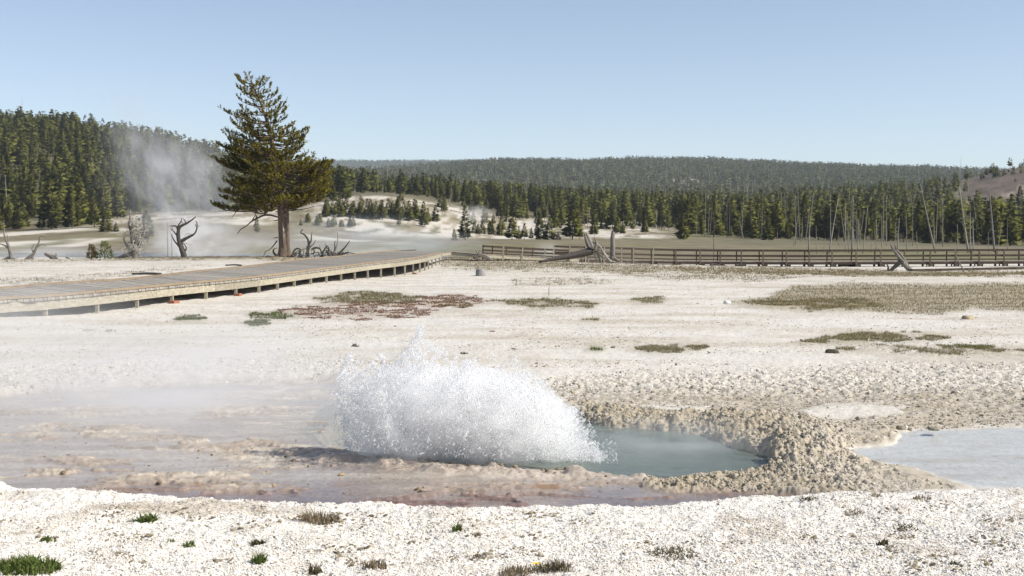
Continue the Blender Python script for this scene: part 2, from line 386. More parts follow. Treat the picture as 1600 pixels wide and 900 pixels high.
    z = z - dp * po * .45
    z = z * (1 - lip) + np.maximum(z, lipz) * lip
    cs = np.array((.385, .32, .265)) + (np.array((.53, .47, .39)) - np.array((.385, .32, .265))) * sstep(-.3, .4, terr + .4 * n2)[:, None]
    cs = cs + (np.array((.20, .135, .12)) - cs) * (sstep(722, 768, v) * .95 * sstep(-.5, .2, fbm(X * .7, Y * 2.0, 3, 55) + .25))[:, None]
    top = sstep(-.085, -.06, sh)
    cs = cs + (np.array((.50, .41, .29)) - cs) * (top * .6)[:, None]
    org = sstep(.25, .6, fbm(X * 1.6, Y * 6, 3, 56)) * sstep(700, 760, v)
    cs = cs + (np.array((.27, .13, .045)) - cs) * (org * .55)[:, None]
    edge = sstep(-7, 0, v - np.interp(u, [p[0] for p in RIM], [p[1] for p in RIM])) * po * sstep(0, .35, fbm(X * 2.0, Y * 2, 3, 57) + .12)
    cs = cs + (np.array((.28, .13, .045)) - cs) * (edge * .8)[:, None]
    grn = sstep(420, 300, u) * sstep(640, 690, v)
    cdp = np.array((.135, .195, .17)) + (np.array((.36, .34, .27)) - np.array((.135, .195, .17))) * sstep(770, 640, u)[:, None]
    cs = cs + (cdp - cs) * dp[:, None]
    wall = sstep(.95, .3, dp) * sstep(840, 900, u); cs = cs + (np.array((.34, .275, .175)) * (1 + .4 * n2[:, None]) - cs) * (wall * .9 * sstep(-.02, .1, dp))[:, None]
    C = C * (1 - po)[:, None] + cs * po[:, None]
    wet = np.maximum(wet, po)
    # --- knobbly crust round the pool
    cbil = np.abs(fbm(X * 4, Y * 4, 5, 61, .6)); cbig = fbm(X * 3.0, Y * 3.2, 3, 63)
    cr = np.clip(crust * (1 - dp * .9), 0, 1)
    farwall = sstep(735, 690, v)
    z = z * (1 - cr) + cr * ((-.085 + .035 * sstep(1150, 1300, u) + .155 * farwall * sstep(1380, 1180, u) * (.25 + .75 * cramp)) + .11 * farwall * cbig + (.11 * (.25 - cbil) + .05 * (.5 - ce2) + .045 * (.5 - ce)) * (.3 + .7 * sstep(1420, 1290, u)) + .015 * gn)
    z += mound * (.06 + .05 * (.3 - cbil) + .03 * (.5 - ce2))
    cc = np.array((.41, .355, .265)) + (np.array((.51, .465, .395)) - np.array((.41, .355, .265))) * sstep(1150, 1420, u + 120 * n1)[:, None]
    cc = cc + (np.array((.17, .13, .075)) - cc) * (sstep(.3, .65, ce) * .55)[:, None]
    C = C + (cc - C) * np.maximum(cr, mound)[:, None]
    wet = wet * (1 - cr)
    # --- shallow outflow on the right
    zo = -.075 + .014 * terr + .004 * gn
    sl_ = mask(OUT, 18, 20) * (1 - cr) * (1 - fg); z = z * (1 - sl_ * .75) - .05 * sl_ * .75; z = z * (1 - ou) + zo * ou
    ring = mask(OUT, 14, 26) * (1 - ou) * (1 - fg) * sstep(1540, 1480, u); C = C + (np.array((.44, .385, .30)) * (1 + .4 * n2[:, None]) - C) * (ring * .9)[:, None]
    co = np.array((.60, .565, .51)) + (np.array((.50, .43, .35)) - np.array((.60, .565, .51))) * sstep(-.1, .5, fbm(X * .6, Y * 1.7, 3, 62))[:, None]
    om = ou * sstep(-.048, -.064, z); C = C + (np.array((.46, .40, .31)) * (1 + .4 * n2[:, None]) - C) * (ou * .9)[:, None]; C = C * (1 - om)[:, None] + co * om[:, None]; wet = np.maximum(wet, ou)
    # --- soil under the grass
    gc = [np.array((.28, .23, .13)), np.array((.25, .21, .115)), np.array((.22, .21, .10)), np.array((.32, .23, .17))]
    gcov = np.zeros_like(X)
    for poly, kind, cov in GRASS:
        g = mask(poly, 8) * sstep(-.35, .25, n2 * .8 + n1 * .5 + cov - .5)
        C = C + (gc[kind] * (1 + .35 * n3[:, None]) - C) * (g * (.78 * cov))[:, None]; z += g * .02
        gcov = np.maximum(gcov, g * cov)
    return z * sstep(160, 60, Y), C, wet * sstep(60, 35, Y)
def FSC(uu, Y):                               # bare rock scars on the distant hill
    a = np.exp(-((uu - 1050) / 60) ** 2 - ((Y - 1720) / 130) ** 2) + .8 * np.exp(-((uu - 925) / 30) ** 2 - ((Y - 2330) / 90) ** 2)
    return .62 * a - .35, a
def micro_far(X, Y, C):
    # --- far country
    uu = 800 + F * X / np.maximum(Y, 1)
    lo = fbm(X / 9, Y / 9, 4, 71); lo2 = fbm(X / 40, Y / 40, 4, 72)
    mead = np.array((.185, .15, .09)) + (np.array((.165, .155, .07)) - np.array((.185, .15, .09))) * sstep(-.2, .3, lo2)[:, None]
    mead = mead * (1 + .45 * lo[:, None] + .3 * fbm(X / 2.5, Y / 8, 3, 79)[:, None])
    pale = np.array((.60, .55, .47))
    isl = sstep(.08, .40, lo2 + .6 * fbm(X / 15, Y / 60, 3, 73)) * sstep(700, 500, uu) + sstep(.45, .6, lo2) * .4
    mead = mead + (pale - mead) * np.clip(isl * sstep(130, 240, Y), 0, 1)[:, None]
    C = C + (mead - C) * (sstep(108, 150, Y) * sstep(0, .25, sstep(125, 165, Y) + .5 * lo))[:, None]
    terr_ = sstep(440, 540, uu) * sstep(1085, 1010, uu) * sstep(298, 318, Y) * sstep(480, 440, Y)
    lt = sstep(120, 170, uu) * sstep(470, 430, uu) * sstep(310, 335, Y) * sstep(400, 375, Y) * .85
    tmask = np.maximum(terr_, lt) * sstep(-.25, .12, lo * .6 + fbm(X / 6, Y / 22, 4, 74) + .10)
    ct = pale + (np.array((.30, .25, .17)) - pale) * sstep(-.12, .28, fbm(X / 11, Y / 42, 5, 75) + .5 * fbm(X / 2.5, Y / 12, 3, 78))[:, None]
    C = C + (ct - C) * tmask[:, None]
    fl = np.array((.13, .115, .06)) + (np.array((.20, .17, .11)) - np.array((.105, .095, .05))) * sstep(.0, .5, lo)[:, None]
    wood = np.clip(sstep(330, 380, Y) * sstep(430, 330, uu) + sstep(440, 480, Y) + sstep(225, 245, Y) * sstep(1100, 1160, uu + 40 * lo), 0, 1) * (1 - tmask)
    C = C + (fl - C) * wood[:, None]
    scree = sstep(1480, 1530, uu) * sstep(640, 680, Y) * sstep(1000, 900, Y)
    C = C + (np.array((.115, .085, .062)) * (1 + .8 * lo[:, None] + .6 * fbm(X / 3, Y / 3, 3, 80)[:, None]) - C) * scree[:, None]
    scar = sstep(.1, .35, fbm(X / 10, Y / 14, 3, 76)) * sstep(1400, 1460, uu) * sstep(560, 600, Y) * sstep(720, 660, Y)
    C = C + (np.array((.42, .34, .27)) - C) * scar[:, None]
    hill = sstep(1000, 1500, Y)
    fscar = sstep(1500, 1700, Y) * sstep(.12, .25, fbm(X / 60, Y / 70, 4, 88) + FSC(uu, Y)[0])
    ch = np.array((.18, .175, .11)) * (1 + .5 * fbm(X / 70, Y / 70, 4, 77)[:, None])
    C = C + (ch - C) * hill[:, None]; C = C + (np.array((.42, .38, .31)) - C) * fscar[:, None]
    return C

def rows():
    v = [1250.0]
    while v[-1] > 424:
        y = v[-1]
        v.append(y - (2.2 if y > 905 else .95 if y > 835 else .55 if y > 560 else .9 if y > 470 else .6))
    D = [EYE * F / (y - HZ) for y in v]
    d = D[-1]
    while d < 9400: d *= 1.0105 if d < 160 else 1.018 if d < 1000 else 1.03; D.append(d)
    return np.array(D)
def colsu():
    c = np.arange(-110, 1711, 1.45); l = -110 - np.cumsum(1.45 * 1.13 ** np.arange(1, 50)); r = 1710 + np.cumsum(1.45 * 1.13 ** np.arange(1, 50))
    return np.concatenate([l[::-1], c, r])
DR, CU = rows(), colsu()
TT = (CU - 800) / F
GX = (DR[:, None] * TT[None, :]).ravel(); GY = np.repeat(DR, len(TT))
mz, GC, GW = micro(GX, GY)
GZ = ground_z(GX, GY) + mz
nr, nc = len(DR), len(TT)
idx = np.arange(nr * nc).reshape(nr, nc)
GF = np.stack([idx[:-1, :-1], idx[:-1, 1:], idx[1:, 1:], idx[1:, :-1]], -1).reshape(-1, 4)

m, nt, out = new_mat('sinter_ground')
p = N(nt, 'ShaderNodeBsdfPrincipled')
vc = N(nt, 'ShaderNodeVertexColor', layer_name='Col'); wa = N(nt, 'ShaderNodeAttribute', attribute_name='wet')
tc = N(nt, 'ShaderNodeTexCoord')
na = N(nt, 'ShaderNodeTexNoise', Scale=55.0, Detail=4.0, Roughness=.7); nb = N(nt, 'ShaderNodeTexNoise', Scale=9.0, Detail=5.0, Roughness=.65)
for n in (na, nb): L(nt, tc.outputs['Object'], n.inputs['Vector'])
k = ramp(nt, na.outputs['Fac'], [(.30, (.72, .70, .66)), (.50, (1, 1, 1)), (.75, (1.12, 1.12, 1.12))])
k2 = ramp(nt, nb.outputs['Fac'], [(.28, (.80, .78, .74)), (.52, (1, 1, 1)), (.8, (1.08, 1.08, 1.08))])
L(nt, mixc(nt, 1.0, mixc(nt, .8, vc.outputs[0], k, 'MULTIPLY'), k2, 'MULTIPLY'), p.inputs['Base Color'])
L(nt, math_n(nt, 'SUBTRACT', .92, math_n(nt, 'MULTIPLY', wa.outputs['Fac'], .58)), p.inputs['Roughness'])
p.inputs['Specular IOR Level'].default_value = .35
hsum = math_n(nt, 'ADD', math_n(nt, 'MULTIPLY', na.outputs['Fac'], .012), math_n(nt, 'MULTIPLY', nb.outputs['Fac'], .02))
bp = N(nt, 'ShaderNodeBump', Strength=.4, Distance=1.0); L(nt, hsum, bp.inputs['Height']); L(nt, bp.outputs[0], p.inputs['Normal'])
L(nt, p.outputs[0], out.inputs[0])
g = link('ground', mesh_np('ground', np.stack([GX, GY, GZ], 1), GF, m, GC, True, extra={'wet': GW}))
tag(g, 'white and tan sinter flat running out to meadows and wooded hills', 'ground', kind='structure')

def fine_z(X, Y):
    X = np.atleast_1d(np.asarray(X, float)); Y = np.atleast_1d(np.asarray(Y, float))
    return ground_z(X, Y) + micro(X, Y)[0]

# ------------------------------------------------------------------ water
def water_mat(name, tint, rough, bump, scale, stretch=1.0, ior=1.33, refl=1.0, turbid=0.0, tcol=(.2, .27, .24)):
    m, nt, out = new_mat(name)
    tc = N(nt, 'ShaderNodeTexCoord'); mp = N(nt, 'ShaderNodeMapping'); mp.inputs['Scale'].default_value = (1, stretch, 1); L(nt, tc.outputs['Object'], mp.inputs[0])
    tr = N(nt, 'ShaderNodeBsdfTransparent'); tr.inputs[0].default_value = (*tint, 1)
    gl = N(nt, 'ShaderNodeBsdfGlossy', Roughness=rough); gl.inputs[0].default_value = (1, 1, 1, 1)
    fr = N(nt, 'ShaderNodeFresnel', IOR=ior)
    no = N(nt, 'ShaderNodeTexNoise', Scale=scale, Detail=4.0, Roughness=.55); L(nt, mp.outputs[0], no.inputs['Vector'])
    b = N(nt, 'ShaderNodeBump', Strength=bump, Distance=.04); L(nt, no.outputs['Fac'], b.inputs['Height'])
    L(nt, b.outputs[0], gl.inputs['Normal']); L(nt, b.outputs[0], fr.inputs['Normal'])
    mx = N(nt, 'ShaderNodeMixShader'); L(nt, math_n(nt, 'MULTIPLY', fr.outputs[0], refl), mx.inputs[0]); df = N(nt, 'ShaderNodeBsdfDiffuse'); df.inputs[0].default_value = (*tcol, 1); tm = N(nt, 'ShaderNodeMixShader')   # silica-milky water
    sx = N(nt, 'ShaderNodeSeparateXYZ'); L(nt, tc.outputs['Object'], sx.inputs[0]); n2 = N(nt, 'ShaderNodeTexNoise', Scale=1.6, Detail=4.0); L(nt, tc.outputs['Object'], n2.inputs['Vector'])
    mr = N(nt, 'ShaderNodeMapRange', interpolation_type='SMOOTHSTEP'); mr.inputs['From Min'].default_value = -1.5; mr.inputs['From Max'].default_value = -.4; mr.inputs['To Max'].default_value = turbid
    L(nt, math_n(nt, 'ADD', sx.outputs[0], math_n(nt, 'MULTIPLY', math_n(nt, 'SUBTRACT', n2.outputs['Fac'], .5), 1.2)), mr.inputs['Value']); L(nt, math_n(nt, 'MULTIPLY', mr.outputs[0], math_n(nt, 'ADD', .55, math_n(nt, 'MULTIPLY', n2.outputs['Fac'], .9))), tm.inputs[0])
    L(nt, tr.outputs[0], tm.inputs[1]); L(nt, df.outputs[0], tm.inputs[2]); L(nt, tm.outputs[0], mx.inputs[1]); L(nt, gl.outputs[0], mx.inputs[2])
    L(nt, mx.outputs[0], out.inputs[0]); return m
def sheet(name, poly, z, mat):
    P = [at(u, v, z) for u, v in poly]; V = np.array([tuple(p) for p in P])
    o = link(name, mesh_np(name, V, np.arange(len(V))[None, :], mat)); return o
o = sheet('shelf_water', [(-420, 644), (-60, 606), (60, 596), (350, 582), (560, 580), (720, 585), (850, 605), (1000, 640), (1200, 672), (1230, 700), (1225, 735), (1290, 752), (1420, 764), (1290, 782), (1000, 794), (850, 799), (700, 801), (500, 796), (300, 787), (100, 774), (-420, 742)], -.10,
          water_mat('shelf_film', (.93, .925, .92), .16, .5, 5.0, 1.6, 1.2, .30))
tag(o, 'thin film of run-off water over the brown and mauve shelf', 'water', kind='structure')
o = sheet('pool_water', [(470, 676), (500, 640), (560, 606), (640, 590), (760, 588), (880, 606), (1000, 628), (1100, 642), (1200, 664), (1250, 700), (1235, 728), (1150, 744), (1030, 745), (930, 741), (830, 729), (740, 722), (660, 716), (580, 709), (510, 700)], -.0965,
          water_mat('hot_water', (.91, .925, .905), .18, 1.0, 5.0, 1.4, 1.2, .22, .66, (.155, .190, .160)))
tag(o, 'murky grey green steaming water of the hot pool', 'water', kind='structure')
o = sheet('outflow_water', [(1318, 704), (1345, 686), (1400, 664), (1600, 654), (2300, 660), (2300, 760), (1600, 762), (1520, 758), (1430, 730), (1370, 720)], -.066, water_mat('shallow_water', (.94, .96, .97), .18, .3, 4.0, 2.0, 1.2, .17))
tag(o, 'shallow pale blue run-off water right of the tan crust', 'water', kind='structure')
zr = -1.22
o = link('river', mesh_np('river', np.array([(-150, 136, zr), (-3, 136, zr), (-3, 200, zr), (-190, 200, zr)]), np.array([[0, 1, 2, 3]]), water_mat('river_water', (.25, .3, .3), .15, .4, 1.0)))
tag(o, 'grey blue river below the far bank, half lost in steam', 'river', kind='structure')
# ------------------------------------------------------------------ boardwalks
M_deck = wood_mat('weathered_deck_wood', (.25, .225, .195), (.40, .365, .325), 5, .9, .3, (1, 1, 1))
M_pale = wood_mat('pale_treated_wood', (.25, .215, .15), (.48, .44, .345), 3, .85, .3, (.4, 2, 6))
M_curb = wood_mat('brown_curb_wood', (.235, .175, .115), (.34, .265, .18), 4, .85, .3, (1, .5, 3))
M_post = wood_mat('brown_post_wood', (.11, .08, .055), (.19, .14, .10), 5, .85, .3, (1, 1, 3))
M_dark = wood_mat('dark_stained_wood', (.045, .033, .024), (.085, .062, .045), 5, .85, .3, (1, 1, 3))
M_beam = wood_mat('beam_wood', (.22, .17, .10), (.34, .28, .18), 5, .9, .3)
M_brick = plain_mat('red_brick', (.36, .15, .095), .9, .2)

def zpath(P, n):                              # resample a list of points evenly
    P = [np.array(p, float) for p in P]; d = np.concatenate([[0], np.cumsum([np.linalg.norm(b - a) for a, b in zip(P, P[1:])])])
    s = np.linspace(0, d[-1], n); A = np.array(P); return np.stack([np.interp(s, d, A[:, k]) for k in range(3)], 1)
near_px = [(-330, 515, .34), (-160, 489, .34), (0, 469.5, .36), (60, 466, .36), (160, 457.5, .36), (270, 446.5, .36), (385, 436, .36), (480, 424.5, .37), (580, 411.8, .45), (625, 407, .49), (658, 402.2, .53), (675, 398.3, .56), (690, 394.8, .60)]
far_px = [(-520, 500, .36), (-300, 478, .36), (0, 452, .36), (100, 443.5, .36), (200, 437.3, .36), (300, 426, .36), (400, 415.5, .36), (470, 406.5, .37), (530, 401.2, .42), (560, 397.5, .46), (600, 393.4, .52), (625, 392.3, .55), (650, 391.4, .6)]
NE = zpath(smooth_path([at(*p) for p in near_px], 6), 420); FE = zpath(smooth_path([at(*p) for p in far_px], 6), 420)
bw = empty('boardwalk', tuple(NE[120] * [1, 1, 0]))
tag(bw, 'wide weathered plank boardwalk without railing curving in from the left on pale posts', 'boardwalk')
mb = MB()
for i in range(419):
    a, b, c, d = NE[i], NE[i + 1], FE[i + 1], FE[i]
    g = .05; a2, b2 = a + (b - a) * g, b - (b - a) * g; d2, c2 = d + (c - d) * g, c - (c - d) * g
    j = rng.normal(0, .012); o = np.array((0, 0, j * .25)); t = .80 + .35 * rng.random()
    e = (a - d) / np.linalg.norm(a - d) * (.03 + j)
    dn = np.array((0, 0, -.07))
    mb.hexa([a2 + e + o + dn, b2 + e + o + dn, c2 + o + dn, d2 + o + dn], [a2 + e + o, b2 + e + o, c2 + o, d2 + o], (t, t, t * rng.uniform(.94, 1.0)))
mb.build('deck', M_deck, bw)
def board(P, Q, i, k, w0, w1, z0, z1, gap):
    S = []
    for a in list(range(i, k, 3)) + [k]:
        inn = (Q[a] - P[a]) / np.linalg.norm(Q[a] - P[a]); p = P[a] - ((P[a] - P[a - 1]) / np.linalg.norm(P[a] - P[a - 1]) * gap if a == k else 0)
        S.append([p + inn * w0 + (0, 0, z0), p + inn * w1 + (0, 0, z0), p + inn * w1 + (0, 0, z1), p + inn * w0 + (0, 0, z1)])
    return S
for P, Q in ((NE, FE), (FE, NE)):             # curb boards along both edges
    mb = MB()
    for i in range(0, 419, 40): mb.loft(board(P, Q, i, min(i + 40, 419), -.01, .15, .014, .085, .02), (rng.uniform(.88, 1.12),) * 3)
    mb.build('curb', M_curb, bw)
for i in range(0, 419, 26):                   # long pale fascia boards under the plank ends
    mb = MB(); mb.loft(board(NE, FE, i, min(i + 26, 419), .03, .08, -.34, -.076, .012), (rng.uniform(.84, 1.12),) * 3); mb.build('fascia', M_pale, bw)
for n_, i in enumerate(range(6, 415, 15)):    # posts, cross beams and footing blocks
    p, q = NE[i], FE[i]; inn = (q - p) / np.linalg.norm(q - p)
    zg = float(fine_z(p[0], p[1])[0]); t = .85 + .3 * rng.random()
    c = p + inn * .13
    mb = MB(); mb.beam((c[0], c[1], zg - .05), (c[0], c[1], p[2] - .08), .10, .10, (0, 1, 0), (t, t, t)); mb.build('post', M_pale, bw)
    mb = MB(); a = p + inn * .35; b = q - inn * .3
    mb.beam((a[0], a[1], p[2] - .26), (b[0], b[1], q[2] - .26), .11, .32, (0, 0, 1), (t, t, t)); mb.build('cross_beam', M_beam, bw)
    uu_ = proj(*p)[0]
    if min(abs(uu_ - k_) for k_ in (52, 262, 372)) < 9 or n_ == 21:
        mb = MB(); s = .20 if uu_ < 300 else .14; d = (NE[i + 1] - p); d /= np.linalg.norm(d)
        f = p - inn * .10; mb.beam(f - d * s + (0, 0, zg - f[2] + .03), f + d * s + (0, 0, zg - f[2] + .03), .22, .11, (0, 0, 1)); mb.build('footing', M_brick, bw)

# the link from the bend and the railed walk on the right
rail_pts = [(690, 394.8, .60), (705, 393.4, .58), (725, 395, .5), (750, 397.2, .42), (790, 399.2, .28), (850, 402.2, .08), (890, 404, -.02), (940, 405, -.12), (1000, 406.6, -.28), (1060, 408, -.38), (1110, 408.6, -.42), (1250, 409, -.44), (1400, 408.6, -.43), (1600, 407.6, -.40), (1800, 406.8, -.38)]
RP = zpath([at(*p) for p in rail_pts], 500)
rb = empty('railed_boardwalk', (RP[120][0], RP[120][1], -.9))
tag(rb, 'long dark brown boardwalk with post and rail sides crossing the flat to the right', 'boardwalk')
W = np.array((.0, 2.1, 0))
mb = MB()
for i in range(499):
    a, b = RP[i], RP[i + 1]; e = (b - a) * .05; t = .8 + .4 * rng.random(); dn = np.array((0, 0, -.06))
    mb.hexa([a + e + dn, b - e + dn, b - e + W + dn, a + e + W + dn], [a + e, b - e, b - e + W, a + e + W], (t * .8, t * .74, t * .68))
mb.build('deck', M_deck, rb)
def along(u, P=RP):                            # path point at photo column u
    uu = np.array([proj(*p)[0] for p in P]); i = int(np.argmin(np.abs(uu - u))); return P[i]
iend = int(np.argmin(np.abs(np.array([proj(*p)[0] for p in RP]) - 905)))
for off, nm in ((0, 0), (1, 1)):
    for lo, hi, mt in ((0, iend, M_pale), (iend, 499, M_dark)):
        mb = MB()
        for i in range(lo, hi, 12):
            j = min(i + 12, hi); a = RP[i] + W * off; b = RP[j] + W * off; s = -.03 if off == 0 else .03
            mb.beam(a + (0, s, -.16), b + (0, s, -.16), .05, .19)
        mb.build('fascia', mt, rb)
near_posts = [785, 815, 848, 866, 889, 915, 943, 972, 989, 1019, 1056, 1093, 1125, 1157, 1193, 1228, 1264, 1300, 1338, 1376, 1414, 1452, 1491, 1529, 1568, 1606, 1644, 1682]
tops = {}
for off in (0, 1):
    tp = []
    us = near_posts if off == 0 else [752, 768, 790, 832] + [u + 2 for u in near_posts[4:]]
    for u in us:
        p = along(u) + W * off * (.98); s = -.10 if off == 0 else .06
        lean = rng.normal(0, .03) + (.10 if u < 850 else 0)
        pale = u < 1030 and off == 0
        mb = MB(); t = .8 + .4 * rng.random()
        zg = gz(p[0], p[1])
        mb.beam((p[0], p[1] + s, max(zg - .1, p[2] - .75)), (p[0] + lean, p[1] + s, p[2] + (1.04 if u > 862 else .72)), .11 if off == 0 else .095, .10, (0, 1, 0), (t, t, t)); mb.build('post', M_pale if pale else (M_post if off == 0 else M_dark), rb)
        tp.append((u, p, s))
    for z, h, nm in ((.98, .16, 'top_rail'), (.50, .14, 'middle_rail'), (.14, .10, 'bottom_rail')):
        if nm == 'bottom_rail' and off == 0: continue
        mb = MB()
        for (u1, p1, s1), (u2, p2, s2) in zip(tp, tp[1:]):
            if off == 0 and u1 == 848: continue
            k = -.075 if off == 0 else .075
            zl = z * (.66 if u1 < 862 else 1.0)
            mb.beam(p1 + (0.0, s1 - k, zl - .02), p2 + (0, s2 - k, zl - .02), .04, h, (0, 0, 1), (rng.uniform(.8, 1.25),) * 3)
        mb.build(nm, M_dark, rb)
for u in near_posts[9:]:
    p = along(u); zg = gz(p[0], p[1] + .3)
    mb = MB(); t0 = p[2] - .25
    for dx in (-.02, .40):
        mb.beam((p[0] + dx, p[1] + .12, zg - .1), (p[0] + dx, p[1] + .12, t0), .09, .09, (0, 1, 0))
        mb.beam((p[0] + dx, p[1] + 1.9, zg - .1), (p[0] + dx, p[1] + 1.9, t0), .09, .09, (0, 1, 0))
    mb.beam((p[0] - .02, p[1] + .04, zg + .03), (p[0] + .40, p[1] + .04, t0 - .04), .06, .05, (0, 1, 0)); mb.beam((p[0] + .40, p[1] - .015, zg + .03), (p[0] - .02, p[1] - .015, t0 - .04), .06, .05, (0, 1, 0))
    mb.beam((p[0] - .06, p[1] + .05, t0 + .06), (p[0] + .46, p[1] + .05, t0 + .06), .10, .14); mb.beam((p[0] + .19, p[1] + .1, t0 + .02), (p[0] + .19, p[1] + 2.0, t0 + .02), .2, .16)
    mb.build('support', M_dark, rb)

lw = [on_ground(u, d, .17) for u, d in ((1425, 88.5), (1500, 91.5), (1600, 95.5), (1720, 100))]
LP = zpath(lw, 60)
pl = empty('plank_walk', tuple(LP[20] - np.array((0, 0, .17))))
tag(pl, 'low dark plank walk on pale blocks in front of the railed boardwalk', 'boardwalk')
mb = MB()
for i in range(59):
    a, b = LP[i], LP[i + 1]; e = (b - a) * .03; w = np.array((0, .9, 0)); dn = np.array((0, 0, -.13))
    mb.hexa([a + e + dn, b - e + dn, b - e + w + dn, a + e + w + dn], [a + e, b - e, b - e + w, a + e + w], (rng.uniform(.7, 1.3),) * 3)
mb.build('deck', M_dark, pl)
for i in range(4, 59, 5):
    p = LP[i]; mb = MB(); mb.beam((p[0] - .11, p[1] - .06, p[2] - .17), (p[0] + .11, p[1] - .06, p[2] - .17), .2, .09); mb.build('block', M_pale, pl)

# ------------------------------------------------------------------ dead wood
M_bleach = wood_mat('bleached_wood', (.22, .20, .17), (.40, .37, .325), 7, .95, .5, (3, 3, .6))
M_grey = wood_mat('grey_deadwood', (.12, .105, .09), (.30, .27, .235), 6, .95, .5, (3, 3, .8))
M_silver = wood_mat('silver_deadwood', (.30, .28, .24), (.62, .58, .52), 5, .95, .5, (3, 3, .8))
M_dead_dark = wood_mat('dark_deadwood', (.045, .04, .035), (.12, .105, .09), 6, .95, .5, (3, 3, .8))
def limb(mb, pts, D, r0, r1, k=6, jit=.0, col=None):
    P = [np.array(atd(u, v, D + (pt[0] if pt else 0))) + rng.normal(0, jit, 3) for (u, v, *pt) in pts]
    P = smooth_path(P, 4); mb.tube(P, np.linspace(r0, r1, len(P)), k, col, .12)
def curl(mb, p, dirv, length, r, n=9, wild=.5, grav=0.0, k=4, col=None):
    p = np.array(p, float); d = np.array(dirv, float); d /= np.linalg.norm(d); P = [p.copy()]
    tw = rng.normal(0, 1, 3)
    for i in range(n):
        d = d + wild * .5 * np.cross(d, tw) + rng.normal(0, wild * .25, 3) + (0, 0, grav); d /= np.linalg.norm(d); p = p + d * length / n; P.append(p.copy())
    mb.tube(P, np.linspace(r, r * .3, n + 1), k, col); return P
def dead(name, label, cat, D, u, v, trunk, limbs, mat, twigs=None, group=None):
    """trunk: (pixel points, r0, r1); limbs: list of the same; twigs: function(mb)"""
    r = empty(name, on_ground(u, D)); tag(r, label, cat, group)
    mb = MB(); limb(mb, trunk[0], D, trunk[1], trunk[2], 8); mb.build('trunk', mat, r, True)
    for pts, r0, r1 in limbs:
        mb = MB(); limb(mb, pts, D, r0, r1, 6); mb.build('branch', mat, r, True)
    if twigs:
        mb = MB(); twigs(mb); mb.build('twigs', M_silver if mat is M_grey else mat, r, True)
    return r
DS = 96
def tw_a(mb):
    for i in range(150):
        u = 212 + rng.normal(0, 6.5); v = rng.uniform(345, 399); s = np.sign(u - 210 + rng.normal(0, 4))
        curl(mb, atd(u, v, DS + rng.normal(0, .4)), (s * rng.uniform(.2, 1.4), rng.normal(0, .6), rng.uniform(-.1, 1.1)), rng.uniform(.4, 1.5), rng.uniform(.018, .05), 9, .8, .05)
dead('dead_tree', 'gnarled bleached dead tree bristling with curled twigs on the left bank', 'dead tree', DS, 210, 404,
     ([(213, 406), (212, 396), (210, 384), (207, 368), (205, 352), (203, 338), (204, 328)], .34, .03),
     [([(211, 398), (217, 384), (222, 370), (226, 358), (224, 346)], .17, .03), ([(208, 390), (199, 384), (194, 376), (194, 368)], .12, .03), ([(210, 380), (205, 364), (201, 352), (202, 343)], .13, .03),
      ([(213, 378), (216, 362), (213, 350), (217, 342), (221, 342)], .10, .02), ([(211, 397), (203, 397), (192, 401), (181, 404)], .26, .08), ([(212, 402), (222, 403), (230, 405)], .18, .06)], M_grey, tw_a)
def tw_b(mb):
    for (u, v) in ((279, 362), (284, 352), (296, 346), (305, 352), (300, 368), (283, 380), (270, 358), (277, 372), (290, 372)):
        for k in range(2): curl(mb, atd(u, v, DS), (rng.normal(0, 1), rng.normal(0, .4), rng.normal(.2, .6)), rng.uniform(.4, 1.0), .022, 7, .7)
dead('dead_tree', 'dark twisted dead tree with arching limbs beside the steam, left of the tall pine', 'dead tree', DS, 287, 404,
     ([(289, 406), (287, 398), (284, 390), (281, 381), (279, 372), (279, 361), (282, 354), (290, 350), (298, 345), (306, 338.5)], .26, .04),
     [([(281, 378), (288, 374), (296, 370), (303, 366), (307, 359), (308, 350), (306, 345)], .13, .03), ([(279, 362), (276, 354), (271, 353), (265.5, 353)], .10, .025), ([(280, 360), (279, 352), (283, 346), (284, 340)], .09, .02),
      ([(280, 372), (275, 366), (270, 360), (266, 358)], .08, .02), ([(284, 390), (277, 382), (271, 374), (268, 366)], .09, .025), ([(286, 394), (291, 389), (289, 383), (284, 379)], .08, .03), ([(290, 350), (289, 345), (286, 341)], .06, .02)], M_dead_dark, tw_b)
DL_ = 93
dead('dead_tree', 'thin bare grey snag with forked crooked top at the far left', 'dead tree', DL_, 18, 408,
     ([(19, 410), (17, 398), (14, 386), (9, 374), (6, 364), (7, 356)], .17, .025), [([(15, 390), (8, 384), (3, 382), (-3, 380)], .09, .03), ([(12, 381), (13, 372), (10, 366)], .05, .02), ([(18, 402), (10, 404), (2, 408)], .12, .05), ([(18, 403), (24, 405), (28, 409)], .12, .05)], M_grey)
dead('dead_tree', 'low sprawling grey snag leaning right on the left bank', 'dead tree', DL_, 46, 407,
     ([(40, 407), (47, 401), (53, 396), (57, 386), (61, 378), (63, 371)], .16, .03), [([(57, 386), (65, 382), (72, 384)], .06, .02), ([(61, 378), (62, 370), (70, 369), (72, 372)], .05, .02), ([(53, 396), (50, 388), (54, 380)], .07, .02), ([(50, 399), (52, 405), (58, 409)], .12, .05)], M_grey)
r = empty('driftwood', on_ground(80, 92)); tag(r, 'pale broken root lying beside two small pines on the left bank', 'driftwood')
for pts, a, b in (([(70, 396.5), (78, 399), (84, 403), (88, 408)], .13, .1), ([(72, 398), (80, 404), (82, 409)], .09, .05), ([(86, 404), (88, 398), (86, 397)], .08, .03), ([(103, 402), (108, 404), (113, 407)], .07, .03), ([(76, 399), (86, 400), (91, 406)], .10, .06)):
    mb = MB(); limb(mb, pts, 92, a, b); mb.build('root', M_grey, r, True)
